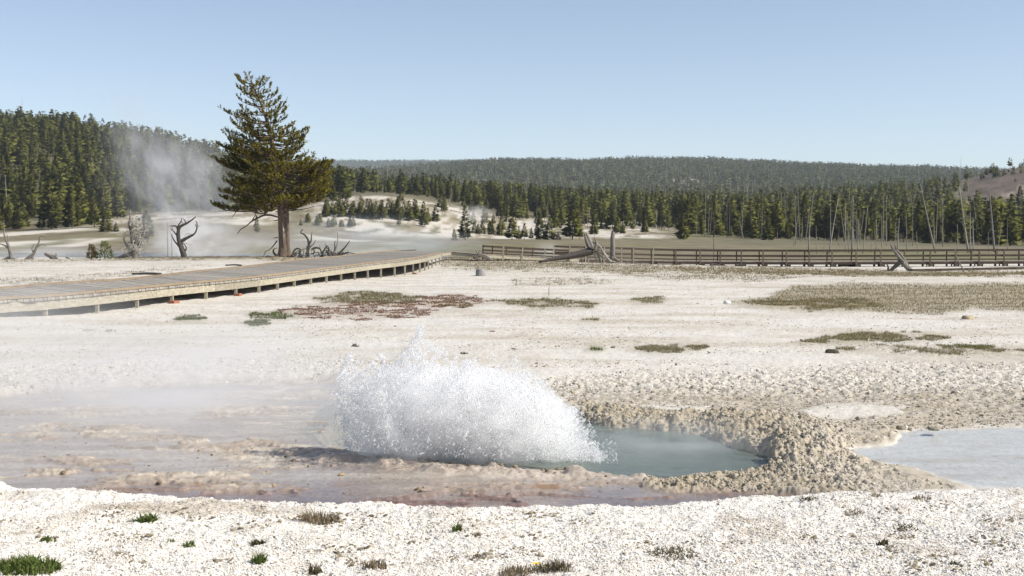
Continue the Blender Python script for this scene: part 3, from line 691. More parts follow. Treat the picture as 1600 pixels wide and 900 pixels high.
for u, h, sd in ((262, 3.0, 1), (268, 2.3, 2)):
    dead('dead_sapling', 'thin pale dead stick standing in the steam, ' + ('taller of the pair' if sd == 1 else 'shorter of the pair'), 'dead tree', 104, u, 402, ([(u, 404), (u + rng.normal(0, .6), 390), (u - 1, 402 - h * 18)], .035, .012), [], M_bleach)

# dead wood pile at the foot of the tall pine
DP = 99
r = empty('driftwood_pile', on_ground(500, DP)); tag(r, 'tangle of dark dead roots and branches heaped right of the tall pine', 'driftwood')
piles = [([(481, 401), (481, 392), (482.5, 382), (481, 374), (476, 367), (470, 363.5), (473, 358)], .15, .04), ([(482, 384), (486, 376), (486.5, 370), (487.5, 362)], .10, .02), ([(456, 400), (460, 391), (466, 388), (470, 392), (466, 396)], .09, .04), ([(487, 390), (493, 387), (500, 389), (504, 398)], .09, .05),
         ([(502, 402), (506, 392), (510, 385), (512, 384)], .10, .03), ([(514, 403), (521, 396), (526, 386), (528, 372), (527, 361)], .10, .03), ([(526, 400), (534, 392), (541, 384), (546.5, 376)], .12, .03), ([(519, 402), (523, 390), (523, 380), (524, 376)], .08, .02)]
for pts, a, b in piles:
    mb = MB(); limb(mb, pts, DP, a, b); mb.build('branch', M_bleach if pts[-1] == (527, 361) else M_dead_dark, r, True)
mb = MB()
for i in range(46):
    u = rng.uniform(462, 540); c = .7 + .8 * rng.random()
    curl(mb, atd(u, 401 - rng.random() * 7, DP + rng.normal(0, .6)), (rng.normal(0, 1), rng.normal(0, .4), rng.uniform(-.1, .8)), rng.uniform(.5, 1.5), rng.uniform(.03, .09), 8, .7, -.02, 5, (c, c, c))
for i in range(9):
    u = rng.uniform(395, 432); curl(mb, atd(u, 402.5, DP + rng.normal(0, .5)), (rng.normal(0, 1), rng.normal(0, .3), rng.uniform(.0, .3)), rng.uniform(.4, 1.1), .05, 7, .6, 0, 5)
mb.build('roots', M_dead_dark, r, True)

# fallen tree with root plate, snag beside it
DF = 94
r = empty('fallen_tree', on_ground(905, DF)); tag(r, 'fallen grey tree trunk with upturned spiky root plate before the railed boardwalk', 'fallen tree')
mb = MB(); limb(mb, [(842, 409.5, -1.2), (868, 404, -.8), (895, 399, -.4), (925, 392, 0)], DF, .09, .30, 10); mb.build('trunk', M_dead_dark, r, True)  # darker wood colour stands in for the unlit front of the trunk
roots = [([(913.5, 365), (916, 376), (922, 390)], .07, .17), ([(916, 364.5), (921, 374), (927, 388)], .10, .16), ([(920, 370), (925, 380), (928, 392)], .08, .14), ([(929, 371), (932, 380), (930, 391)], .05, .12), ([(926, 378), (938, 386), (945, 398), (955, 410)], .06, .09), ([(930, 376), (939, 388), (950, 402)], .04, .08), ([(928, 390), (935, 398), (939, 410)], .13, .08),
         ([(924, 393), (919, 400), (919.5, 411)], .10, .06), ([(930, 394), (930, 402), (937, 411)], .11, .07), ([(921, 390), (913, 393), (909, 389), (905, 387)], .09, .03), ([(932, 392), (942, 402), (962, 410)], .10, .05), ([(905, 399), (909, 405), (912, 409)], .06, .03), ([(929, 388), (940, 392), (948, 394)], .07, .03)]
for n_, (pts, a, b) in enumerate(roots):
    mb = MB(); limb(mb, pts, DF + rng.normal(0, .3), a, b, 6); mb.build('root', M_bleach if n_ % 3 else M_grey, r, True)
r = empty('dead_tree', on_ground(957, 95.5)); tag(r, 'short thick upright broken snag just right of the upturned root plate', 'dead tree')
mb = MB(); limb(mb, [(959, 411), (957, 398), (957.5, 384), (957, 372), (958, 362)], 95.5, .24, .13, 9)
mb.build('trunk', M_grey, r, True)
mb = MB()
for dx in (-9, -5, 5, 9, 13):
    mb = MB(); limb(mb, [(958, 402), (958 + dx * .6, 407), (958 + dx, 411)], 95.5 + rng.normal(0, .2), .12, .04); mb.build('root', M_grey, r, True)
DR_ = 91
r = empty('dead_tree', on_ground(1408, DR_)); tag(r, 'leaning forked dead stump standing in front of the railings at right', 'dead tree')
mb = MB(); limb(mb, [(1391.5, 382), (1396, 390), (1403, 400), (1411, 411), (1425, 425)], DR_, .05, .21, 9); limb(mb, [(1395, 386), (1406, 396), (1414, 408), (1421, 424)], DR_ + .2, .04, .16, 7); mb.build('trunk', M_grey, r, True)
mb = MB(); limb(mb, [(1410, 407), (1402, 414), (1396, 419), (1390, 424)], DR_ - .2, .18, .12, 8); mb.build('root', M_dead_dark, r, True)
for P_, a_, b_ in (([(1386, 413), (1388, 418), (1387, 424)], .05, .09), ([(1399, 397), (1400, 388), (1398, 383)], .06, .02)):
    mb = MB(); limb(mb, P_, DR_, a_, b_, 6); mb.build('branch', M_dead_dark, r, True)
r = empty('dead_branch', on_ground(1506, 90)); tag(r, 'thin bent grey branch poking up beside the low plank walk', 'dead branch')
for P_, a_, b_ in (([(1491, 387), (1493, 398), (1499, 410), (1508, 427)], .02, .06), ([(1519, 419), (1514, 424), (1510, 428)], .02, .04), ([(1522, 416), (1516, 423), (1515, 428)], .015, .03)):
    mb = MB(); limb(mb, P_, 90, a_, b_); mb.build('branch', M_grey, r, True)
r = empty('driftwood', on_ground(755, 96)); tag(r, 'heap of grey driftwood against the edge of the boardwalk bend', 'driftwood')
for pts, a, b in (([(743, 391), (748, 397), (757, 402), (768, 406)], .05, .1), ([(740, 404), (750, 399), (760, 403)], .1, .08), ([(746, 398), (755, 398), (770, 406)], .09, .05), ([(742, 400), (749, 405), (756, 407)], .09, .06), ([(750, 397), (748, 393), (751, 391)], .05, .02)):
    mb = MB(); limb(mb, pts, 96, a, b); mb.build('branch', M_grey, r, True)
dead('dead_stick', 'lone thin upright stick in the white flat beyond the splash', 'stick', 46, 858, 462, ([(858, 464), (857.6, 456), (858.2, 447)], .018, .01), [], M_grey)
for u, v, l, sd, lab in ((1275, 408, .9, 3, 'small dark log lying under the railed boardwalk'), (1118, 416, .5, 4, 'dark broken stub of wood under the railed boardwalk')): pass
for u0, v0, u1, v1, D, rr, lab in ((206, 421, 252, 426, 62, .06, 'thin dark fallen branch on the white ground behind the boardwalk at left'), (352, 414, 378, 414, 75, .05, 'short dark fallen branch behind the boardwalk near the tall pine'), (1310, 413.5, 1338, 414.5, 108.5, .12, 'dark log lying under the railed boardwalk between two supports'), (1110, 417, 1124, 416, 105, .09, 'short dark branch lying before the railed boardwalk supports'), (1149, 416, 1161, 417, 105, .10, 'knotty dark chunk of wood at a support of the railed boardwalk')):
    mb = MB(); a, b = on_ground(u0, D, rr), on_ground(u1, D, rr); mb.tube(smooth_path([a, (a + b) / 2 + Vector((0, .1, .03)), b], 4), rr, 7, None, .2); o = mb.build('log', M_dead_dark, None, True, tuple(a)); tag(o, lab, 'log')
# ------------------------------------------------------------------ foliage
M_bark = wood_mat('pine_bark', (.085, .062, .045), (.21, .155, .11), 5, .95, .6, (2.5, 2.5, .7))
M_bark_red = wood_mat('reddish_pine_bark', (.085, .062, .05), (.20, .145, .11), 5, .95, .6, (2.5, 2.5, .7))
M_needle = leaf_mat('pine_needles', (.22, .22, .035), (.66, .56, .105), .55, False, True)
M_pine = leaf_mat('forest_pine_needles', (.080, .105, .026), (.30, .295, .075), .28, True, True)
M_pine_far = leaf_mat('far_pine_needles', (.065, .082, .040), (.15, .155, .065), .25, False)
M_snagfar = plain_mat('far_dead_wood', (.30, .28, .255), .95, .1)

def unit(a): return a / (np.linalg.norm(a, axis=-1, keepdims=True) + 1e-9)
def tufts(P, Dv, Ln, Rd, n=12, seed=0):
    """bottle-brush needle tufts at P along Dv: triangles (N*n*3,3)"""
    r = np.random.default_rng(seed); m = len(P)
    Dv = unit(Dv); ref = np.where(np.abs(Dv[:, 2:3]) < .9, np.array([[0, 0, 1.]]), np.array([[1., 0, 0]]))
    A = unit(np.cross(Dv, ref)); B = np.cross(Dv, A)
    t = r.random((m, n)); ph = r.random((m, n)) * 6.283
    out = A[:, None] * np.cos(ph)[..., None] + B[:, None] * np.sin(ph)[..., None]
    base = P[:, None] + Dv[:, None] * (t * Ln[:, None])[..., None]
    tip = base + out * Rd[:, None, None] * r.uniform(.7, 1.2, (m, n, 1)) + Dv[:, None] * (Rd[:, None, None] * r.uniform(.5, 1.3, (m, n, 1)))
    side = np.cross(tip - base, r.normal(0, 1, (m, n, 3))); side = unit(side) * (Rd[:, None, None] * .34)
    a, b = base + side, base - side
    V = np.stack([a, b, tip], 2).reshape(-1, 3); NR = np.repeat(unit(out + Dv[:, None] * .3).reshape(-1, 3), 3, 0)
    c = np.repeat(np.clip(r.normal(.45, .22, (m, 1)) + r.normal(0, .12, (m, n)), 0, 1).ravel(), 3)
    return V, c, NR

# ---- the tall lone pine beside the boardwalk
DT0 = 100.0
root = empty('pine_tree', on_ground(443, DT0)); tag(root, 'tall lone lodgepole pine with leaning ragged crown standing beside the boardwalk', 'pine tree')
def pxm(u, v): return np.array(atd(u, v, DT0))
tr = smooth_path([(443, 408), (442.5, 385), (441, 350), (440, 325), (438, 300), (433, 262), (426, 225), (417, 188), (406, 157), (396, 133), (389, 114)], 6)
trk = np.array([pxm(*p) for p in tr]); rr = np.interp([p[1] for p in tr], [114, 157, 225, 300, 350, 385, 397, 408], [.02, .07, .16, .27, .33, .36, .44, .70])
mb = MB(); mb.tube(trk - np.array((.02, 0, 0)), rr, 12, None, .10); mb.build('trunk', M_bark, root, True)
tr2 = smooth_path([(450, 408), (448.5, 385), (447.5, 350), (446.5, 320), (443, 295), (438, 275)], 6)
mb = MB(); mb.tube([pxm(*p) + (0, .05, 0) for p in tr2], np.interp([p[1] for p in tr2], [275, 320, 385, 397, 408], [.10, .19, .23, .30, .5]), 12, None, .10); mb.build('trunk', M_bark_red, root, True)
mb = MB(); mb.tube([pxm(444.5, 386) + (0, -.36, 0), pxm(444.3, 365) + (0, -.38, 0), pxm(442.5, 344) + (0, -.34, 0)], [.03, .10, .02], 6); mb.build('bare_wood', M_bleach, root, True)
LB = [(112, 386), (120, 365), (131, 369), (147, 373), (155, 374), (163, 370), (168, 354), (176, 347), (184, 356), (197, 366), (204, 357), (212, 350), (217, 341), (225, 342), (238, 350), (250, 334), (262, 350), (275, 350), (291, 356), (305, 346), (318, 336), (326, 329), (332, 333)]
RB = [(112, 391), (122, 408), (133, 425), (148, 432), (153, 441), (164, 444), (171, 453), (177, 444), (187, 451), (192, 466), (204, 483), (212, 472), (217, 467), (227, 479), (238, 476), (248, 497), (255, 516), (270, 520), (287, 524), (300, 516), (312, 502), (322, 470), (330, 456)]
tu = lambda v: np.interp(v, [p[1] for p in tr][::-1], [p[0] for p in tr][::-1])
r2 = np.random.default_rng(5); TP, TD, TL, TR_ = [], [], [], []
wood = MB(); ga = 0.0
vs = np.concatenate([np.linspace(119, 326, 92), r2.uniform(200, 325, 46), r2.uniform(215, 322, 34)])
sides = []
for bi, vt in enumerate(vs):
    ga += 2.39996; phi = ga + r2.normal(0, .3); cx = math.cos(phi)
    if bi % 4 == 0: cx = math.copysign(max(abs(cx), .96), cx)
    lw_ = (tu(vt) - np.interp(vt, *zip(*LB))) / 19.0; rw_ = (np.interp(vt, *zip(*RB)) - tu(vt)) / 19.0
    ext = (lw_ if cx < 0 else rw_); dep = .5 * (lw_ + rw_) * 1.0
    fr = r2.uniform(.70, 1.0) if bi % 4 else 1.0
    sy = math.copysign(math.sqrt(max(0, 1 - cx * cx)), math.sin(phi))
    dx, dy = ext * cx * fr, dep * sy * fr
    ln = math.hypot(dx, dy)
    low = np.interp(vt, [119, 180, 260, 326], [.55, .25, .08, -.05]); vb = min(vt + ln * 19 * low, 330)
    b0 = pxm(tu(vb), vb); tip = pxm(tu(vt), vt) + (dx, dy, 0)
    sag = ln * r2.uniform(.06, .16)
    mid = b0 * .5 + tip * .5 + (0, 0, -sag)
    P = smooth_path([b0, b0 * .75 + tip * .25 + (0, 0, -sag * .5), mid, b0 * .2 + tip * .8 + (0, 0, -sag * .75), tip], 5)
    Pa = np.array(P); wood.tube(Pa, np.linspace(.035 + .012 * ln, .012, len(Pa)), 4)
    nt_ = int(5 + ln * 4.3)
    for k in range(nt_):
        t = r2.uniform(.22, 1.0) ** .75 if k else 1.0
        i = min(int(t * (len(Pa) - 1)), len(Pa) - 2); q = Pa[i] + (Pa[i + 1] - Pa[i]) * (t * (len(Pa) - 1) - i)
        fwd = unit(Pa[min(i + 1, len(Pa) - 1)] - Pa[i]); lat = unit(np.cross(fwd, (0, 0, 1.0))) * (1 if k % 2 else -1)
        ll = (.18 + .22 * ln * (1 - t)) * r2.uniform(.6, 1.2) if k else 0
        e = q + (fwd * .6 + lat * .8) * ll + (0, 0, ll * r2.uniform(-.05, .35))
        if ll > .2: wood.tube([q, (q + e) / 2 - (0, 0, .03), e], [.018, .014, .010], 3)
        for s_ in range(1 + int(ll / .30)):
            f = 1 - s_ * .45; pp = q + (e - q) * max(f, .25)
            d = fwd * .55 + lat * (.45 if k else 0) + np.array((0, 0, r2.uniform(.35, 1.0))) + r2.normal(0, .22, 3)
            TP.append(pp); TD.append(d); TL.append(r2.uniform(.26, .52)); TR_.append(r2.uniform(.09, .135))
V, c, NR = tufts(np.array(TP), np.array(TD), np.array(TL), np.array(TR_), 16, 3)
org = np.array(root.location)
ax_ = np.stack([np.interp(V[:, 2], trk[::-1, 2][::-1], trk[::-1, 0][::-1]), np.full(len(V), DT0)], 1)
NR = unit(NR * .7 + np.array((0, 0, .45)) + .25 * unit(np.concatenate([V[:, :2] - ax_, np.full((len(V), 1), 1.2)], 1)))
cr = link('crown', mesh_np('crown', V - org, np.arange(len(V)).reshape(-1, 3), M_needle, np.stack([c, c, c], 1), extra={'nrm': NR}), root)
wb = wood.build('branches', M_bark, root, True)
for pts, a, b in (([(434, 339), (423, 336.5), (412, 336.5), (402, 341), (393, 346), (385, 353), (377, 358), (371, 365)], .09, .03), ([(412, 336.5), (418, 330), (425, 321)], .06, .03), ([(394, 345), (399, 335), (403, 325)], .05, .02), ([(433, 376), (427, 384), (420, 391), (413, 393)], .06, .02), ([(434, 344), (428, 344.5)], .05, .03), ([(434, 371), (427, 372)], .05, .02),
                  ([(371, 325), (368, 332), (363, 339)], .05, .02), ([(450, 325), (462, 328), (478, 326), (492, 322)], .06, .02), ([(470, 328), (478, 330), (486, 327)], .04, .02), ([(484, 316), (489, 322), (492, 324)], .05, .02)):
    mb = MB(); limb(mb, pts, DT0 - .2, a, b); mb.build('dead_branch', M_bleach if pts[0][0] > 460 else M_dead_dark, root, True)
mb = MB()
for i in range(46):
    v = r2.uniform(285, 345); s = r2.choice((-1, 1)); p = pxm(tu(v) + 7 * s * r2.random(), v) + (0, -.36, 0)
    mb.beam(p, p + (s * .12, -.16, r2.uniform(-.03, .1)), .05, .05)
for i in range(26):
    v = r2.uniform(255, 312); s = r2.choice((-1, 1)); p = pxm(tu(v), v)
    curl(mb, p, (s, -.6, .35), r2.uniform(.7, 1.9), .03, 6, .5, .03, 4)
mb.build('dead_stub', M_bleach, root)
mb = MB()
for i in range(9):
    a = i * .7; curl(mb, pxm(443 + 10 * math.cos(a), 402.5) + (0, .5 * math.sin(a) - .2, .05), (math.cos(a), -abs(math.sin(a)) * .5, -.10), 1.5, .14, 6, .3, -.02, 6)
mb.build('root', M_bark, root, True)

# ---- forest pines: a few unit kinds (height 1)
def pine_kind(seed, ntri, wid, clear, size, rnd=0):
    r = np.random.default_rng(seed)
    h = clear + (1 - clear) * r.random(ntri) ** 1.25 * .99; n = len(h)
    top = 1 - (h - clear) / (1 - clear)
    prof = np.minimum(top ** .8, .25 + .9 * top) * (1 - .35 * sstep(.82, 1, top)) * (.72 + .35 * np.sin(h * 23 + seed) ** 2)
    if rnd: prof = np.sqrt(np.clip(1 - (2 * np.clip(top, 0, 1) ** .8 - 1.05) ** 2, .02, 1)) * (.65 + .35 * np.sin(h * 31 + seed) ** 2)
    a = r.random(n) * 6.283; lob = .75 + .3 * np.sin(a * 2 + seed) * np.cos(a * 3 + h * 9)
    rad = wid * prof * lob * np.sqrt(r.uniform(.12, 1, n))
    P = np.stack([np.cos(a) * rad, np.sin(a) * rad, h - rad * .18], 1)
    s = size * (.45 + .75 * top) * r.uniform(.7, 1.35, n)
    out = np.stack([np.cos(a), np.sin(a), r.uniform(-.25, .55, n)], 1)
    tip = P + out * s[:, None]
    sd = unit(np.cross(out, r.normal(0, 1, (n, 3)))) * (s * .45)[:, None]
    V = np.stack([P + sd, P - sd, tip], 1).reshape(-1, 3)
    tp = np.array([(0, 0, .93), (0, 0, 1.0)])
    top_t = np.array([(.012, 0, .90), (-.012, .01, .90), (0, 0, 1.0), (0, .012, .88), (0, -.012, .88), (0, 0, .985)]); V = np.concatenate([V, top_t])
    c = np.clip(np.repeat(r.normal(.28, .12, n), 3), 0, .5); c = np.concatenate([c, np.full(6, .3)])
    nr = unit(np.stack([np.cos(a), np.sin(a), r.uniform(.1, .9, n)], 1) + r.normal(0, .28, (n, 3))); nr = np.concatenate([np.repeat(nr, 3, 0), np.tile((0, 0, 1.), (6, 1))])
    return V, c, nr
def trunk_kind(r0, h=.93, k=5):
    a = np.arange(k) * 6.283 / k; B = np.stack([np.cos(a) * r0, np.sin(a) * r0, np.full(k, -.02)], 1); T = B * .25; T[:, 2] = h
    return np.concatenate([B, T]), np.array([(i, (i + 1) % k, k + (i + 1) % k, k + i) for i in range(k)])
KIN = [pine_kind(i + 1, 300, w, cl, s) for i, (w, cl, s) in enumerate(((.17, .06, .085), (.145, .10, .075), (.20, .05, .09), (.13, .16, .07), (.165, .22, .085), (.22, .14, .10)))] + [pine_kind(7, 300, .17, .36, .10, 1), pine_kind(8, 300, .20, .28, .11, 1)]
KIN_LO = [pine_kind(i + 31, 96, w, cl, s) for i, (w, cl, s) in enumerate(((.17, .05, .14), (.15, .08, .13), (.19, .06, .15), (.14, .14, .125), (.17, .16, .14)))] + [pine_kind(37, 96, .16, .36, .14, 1), pine_kind(38, 96, .19, .28, .15, 1), pine_kind(39, 80, .11, .30, .11, 1)]
KIN_FAR = [pine_kind(i + 61, 15, w, .05, .30) for i, w in enumerate((.16, .13, .19))]
TV, TF = trunk_kind(.013)
ME_CROWN = [mesh_np('crown', V, np.arange(len(V)).reshape(-1, 3), M_pine, np.stack([c] * 3, 1), extra={'nrm': nr}) for V, c, nr in KIN]
ME_TRUNK = mesh_np('trunk', TV, TF, M_bark, np.ones((len(TV), 3)), True)
ME_BOTH = []
for V, c, nr in KIN:
    n = len(V); VV = np.concatenate([V, TV]); cc = np.concatenate([np.stack([c] * 3, 1), np.ones((len(TV), 3))])
    f3 = np.arange(n).reshape(-1, 3)
    ME_BOTH.append(mesh_np('pine', VV, [f3, TF + n], [M_pine, M_bark], cc, False, np.concatenate([np.zeros(len(f3)), np.ones(len(TF))]), {'nrm': np.concatenate([nr, np.zeros((len(TV), 3))])}))
def plant_pine(loc, h, wide, kind, label, group=None, parts=True, name='pine_tree'):
    if parts:
        o = empty(name, loc)
        for nm, me in (('trunk', ME_TRUNK), ('crown', ME_CROWN[kind])):
            c = bpy.data.objects.new(nm, me); COL.objects.link(c); c.parent = o
    else:
        o = bpy.data.objects.new(name, ME_BOTH[kind]); COL.objects.link(o); o.location = loc
    wide *= 1.15; o.scale = (h * wide, h * wide, h); o.rotation_euler = (rng.normal(0, .015), rng.normal(0, .015), rng.random() * 6.28)
    return tag(o, label, 'pine tree', group)
BOOKED = []                                    # (u, v) boxes of the trees planted by hand
def hand_pine(u, vb, vt, D, wide, kind, label, group=None):
    p = on_ground(u, D); h = (vb - vt) / F * D; plant_pine(p + Vector((0, 0, -.05)), h, wide, kind, label, group); BOOKED.append((p.x, p.y))
hand_pine(727, 376, 320, 292, 1.15, 1, 'tall narrow dark pine standing alone at the foot of the white terrace')
hand_pine(710, 377, 358, 290, 1.3, 2, 'small pine just left of the tall narrow pine below the white terrace')
hand_pine(680, 337, 311, 368, 1.7, 0, 'broad cone shaped pine alone on the bare upper slope of the terrace')
hand_pine(166, 373, 338, 288, 1.55, 2, 'bushy dark pine at the right end of the left hillside forest edge')
hand_pine(182, 371, 356, 285, 1.6, 0, 'little grey green pine beside the meadow, right of the left forest edge')
hand_pine(231, 373, 322, 240, 1.1, 5, 'grey green pine veiled by steam behind the gnarled dead tree')
hand_pine(402, 370, 340, 262, 1.2, 3, 'small thin pine seen in the steam left of the tall pine trunk')
for u, vb, vt, w, lab in ((741, 350, 333, 1.6, 'leftmost'), (754, 355, 335, 1.5, 'second from the left'), (768, 357, 336, 1.5, 'second from the right'), (781, 353, 335, 1.7, 'rightmost')):
    hand_pine(u, vb, vt, 345, w, 2, lab + ' pine of the small row of four on the white terrace')
for u, vb, vt, w, k, lab in ((800, 376, 341, 1.5, 5, 'round headed pine with bare lower trunk at the meadow edge'), (819, 376, 350, 1.3, 4, 'thin half bare young pine between two bigger pines at the meadow edge'), (845, 377, 336, 1.3, 0, 'dark pine, left of a touching pair at the meadow edge'), (858, 377, 340, 1.35, 2, 'dark pine, right of a touching pair at the meadow edge'),
                         (894, 377, 329, 1.55, 5, 'wide spreading pine with visible trunk at the meadow edge'), (906, 376, 350, 1.5, 4, 'shorter pine at the right foot of the wide spreading pine'), (811, 377, 355, 1.4, 1, 'small pine beside the round headed pine at the meadow edge'), (830, 376, 357, 1.5, 3, 'small dark pine near the touching pair at the meadow edge'), (872, 377, 366, 2.2, 2, 'low dark pine bush in the gap at the meadow edge'),
                         (1068, 375, 332, 1.3, 0, 'dark narrow pine stepping out in front of the right forest'), (928, 365, 333, 1.4, 1, 'dark pine on the tan bank right of the wide spreading pine'), (1200, 375, 340, 1.2, 2, 'bushy pine at the front of the forest above the railed boardwalk')):
    hand_pine(u, vb, vt, 300 if u not in (928,) else 338, w, k, lab)
for i in range(34):
    u = 506 + i * 4.8 + rng.normal(0, 3); D = 352 + 14 * rng.random() + (0 if u < 600 else 6); p = on_ground(u, D); vb = proj(*p)[1]
    hand_pine(u, vb, vb - rng.uniform(21, 33), D, 1.45, int(rng.integers(0, 3)), 'young dense pine of the clump on the slope right of the tall pine', 'pine clump on the terrace slope')
for i in range(14):
    u = 472 + i * 6.5 + rng.normal(0, 3); D = 318 + 16 * rng.random(); p = on_ground(u, D); vb = proj(*p)[1]
    hand_pine(u, vb, vb - rng.uniform(9, 17), D, 1.9, int(rng.integers(0, 3)), 'low grey green pine bush half hidden by steam below the terrace clump', 'pine bushes in the steam')

for i in range(44):
    u = rng.uniform(600, 1045); D = rng.uniform(325, 450); p = on_ground(u, D)
    if min((p.x - a) ** 2 + (p.y - b) ** 2 for a, b in BOOKED) < 16: continue
    hand_pine(u, 100, 100 - rng.uniform(8, 26), D, rng.uniform(1.3, 1.8), int(rng.integers(0, 6)), 'scattered small pine on the bare white terrace', 'scattered pines on the terrace')
# ---- forest masses by place
def zone(name, u0, u1, D0, D1, dens, ok, hmin, hmax):
    pts = []
    A = (u1 - u0) / F * (D1 * D1 - D0 * D0) / 2; n = int(A * dens)
    D = np.sqrt(rng.random(n) * (D1 * D1 - D0 * D0) + D0 * D0); u = u0 + (u1 - u0) * rng.random(n); X = (u - 800) / F * D
    k = ok(u, D, X); X, D, u = X[k], D[k], u[k]
    cl = fbm(X / 25, D / 25, 2, 81)
    h = (hmin * .7 + (hmax * 1.12 - hmin * .7) * rng.random(len(X)) ** 1.7) * (1 + .35 * cl)
    return X, D, h
def ok_left(u, D, X):
    e = np.interp(u, [-260, 0, 100, 172, 182, 200, 340, 420, 520], [318, 320, 309, 304, 350, 366, 374, 408, 420])
    return (D > e + 8 * fbm(X / 12, D / 12, 2, 82)) & (rng.random(len(u)) < np.where(D > 420, 1, 1))
def ok_mid(u, D, X):
    e = np.interp(u, [480, 560, 640, 700, 760, 800, 850, 900, 960, 1010, 1060, 1080], [505, 512, 505, 470, 430, 402, 382, 362, 352, 362, 385, 400])
    p = np.clip(.35 + (D - e) / 110, .35, 1.0)
    return (D > e + 14 * fbm(X / 14, D / 30, 2, 83)) & ((fbm(X / 16, D / 22, 2, 89) > -.30) | (D > 620)) & (rng.random(len(u)) < p)
def ok_right(u, D, X):
    e = np.interp(u, [1060, 1085, 1110, 1240, 1400, 1500, 1600, 1900], [350, 322, 318, 318, 306, 288, 276, 262])
    sc = (u + 40 * fbm(X / 8, D / 12, 3, 87) > 1500) & (D > 640) & (D < 762)
    gap = (fbm(X / 12, D / 12, 2, 84) > -.28) | (D > e + 60)
    return (D > e + 7 * fbm(X / 10, D / 10, 2, 85)) & gap & (~sc | (rng.random(len(u)) < .03)) & ((D < 600) | (u < 1470) | (rng.random(len(u)) < .5) )
def zone_h(z): z[2][z[1] > 640] *= np.where((z[0][z[1] > 640] / z[1][z[1] > 640] * F + 800) > 1400, .70, 1.0); return z
Z = {'left': zone('left', -170, 545, 296, 830, .030, ok_left, 6.0, 12.0), 'mid': zone('mid', 500, 1090, 340, 900, .024, ok_mid, 4.5, 10.5), 'right': zone_h(zone('right', 1060, 1740, 262, 830, .028, ok_right, 5.5, 11.0))}
allX = np.concatenate([Z[k][0] for k in Z]); allD = np.concatenate([Z[k][1] for k in Z]); allH = np.concatenate([Z[k][2] for k in Z]); allK = np.concatenate([np.full(len(Z[k][0]), i) for i, k in enumerate(Z)])
allZ = ground_z(allX, allD) - .05
od = np.argsort(allD); grid = np.zeros((450, 800), bool); vis = np.zeros(len(allX))
U, Vb = proj(allX, allD, allZ); Vt = proj(allX, allD, allZ + allH)[1]
for i in od:
    w = max(1.0, (Vb[i] - Vt[i]) * .11); a, b = int((U[i] - w) / 2), int((U[i] + w) / 2) + 1; c, d = int(Vt[i] / 2), int(Vb[i] / 2) + 1
    a, b, c, d = max(a, 0), min(b, 800), max(c, 0), min(d, 450)
    if b <= a or d <= c: continue
    s = grid[c:d, a:b]; vis[i] = s.size - s.sum(); s[:] = True
NIND = 240
pick = set(np.argsort(-vis)[:NIND].tolist())
LABS = {0: ('green pine at the open edge or front ranks of the forest on the left hillside', 'pines of the left hillside'), 1: ('dark pine on the wooded rise behind the white terrace', 'pines behind the white terrace'), 2: ('pine in the front ranks of the forest behind the railed boardwalk', 'pines behind the railed boardwalk')}
for i in pick:
    lb, gp = LABS[int(allK[i])]
    plant_pine((allX[i], allD[i], allZ[i]), allH[i], rng.uniform(.85, 1.25), int(rng.integers(0, 8)), lb, gp, parts=(Vb[i] - Vt[i]) > 52)
def merged(name, X, Y, Zz, H, kinds, mat, tint_spread, label, cat='forest', extra_V=None):
    Vs, Cs, Ns = [], [], []
    kk = rng.integers(0, len(kinds), len(X)); an = rng.random(len(X)) * 6.283; wd = rng.uniform(.95, 1.55, len(X)); tn = tint_spread * np.clip(.5 + .55 * rng.normal(0, 1, len(X)), -.4, 1.6)
    for k, (V, c, nr) in enumerate(kinds):
        s = np.where(kk == k)[0]
        if not len(s): continue
        ca, sa = np.cos(an[s])[:, None], np.sin(an[s])[:, None]; h = H[s][:, None]; w = (wd[s] * H[s])[:, None]
        x = (V[None, :, 0] * ca - V[None, :, 1] * sa) * w + X[s][:, None]; y = (V[None, :, 0] * sa + V[None, :, 1] * ca) * w + Y[s][:, None]; z = V[None, :, 2] * h + Zz[s][:, None]
        Ns.append(np.stack([nr[None, :, 0] * ca - nr[None, :, 1] * sa, nr[None, :, 0] * sa + nr[None, :, 1] * ca, np.repeat(nr[None, :, 2], len(s), 0)], -1).reshape(-1, 3))
        Vs.append(np.stack([x, y, z], -1).reshape(-1, 3)); Cs.append(np.clip(c[None, :] + tn[s][:, None], 0, 1).ravel())
    V = np.concatenate(Vs); c = np.concatenate(Cs); NR = np.concatenate(Ns); f = [np.arange(len(V)).reshape(-1, 3)]; cc = np.stack([c] * 3, 1); mats = [mat]; mi = np.zeros(len(f[0]))
    if extra_V is not None:
        V2, F2, mt2 = extra_V; f.append(F2 + len(V)); V = np.concatenate([V, V2]); NR = np.concatenate([NR, np.zeros((len(V2), 3))]); cc = np.concatenate([cc, np.ones((len(V2), 3))]); mats.append(mt2); mi = np.concatenate([mi, np.ones(len(F2))])
    return tag(link(name, mesh_np(name, V, f, mats, cc, False, mi, {'nrm': NR})), label, cat, kind='stuff')
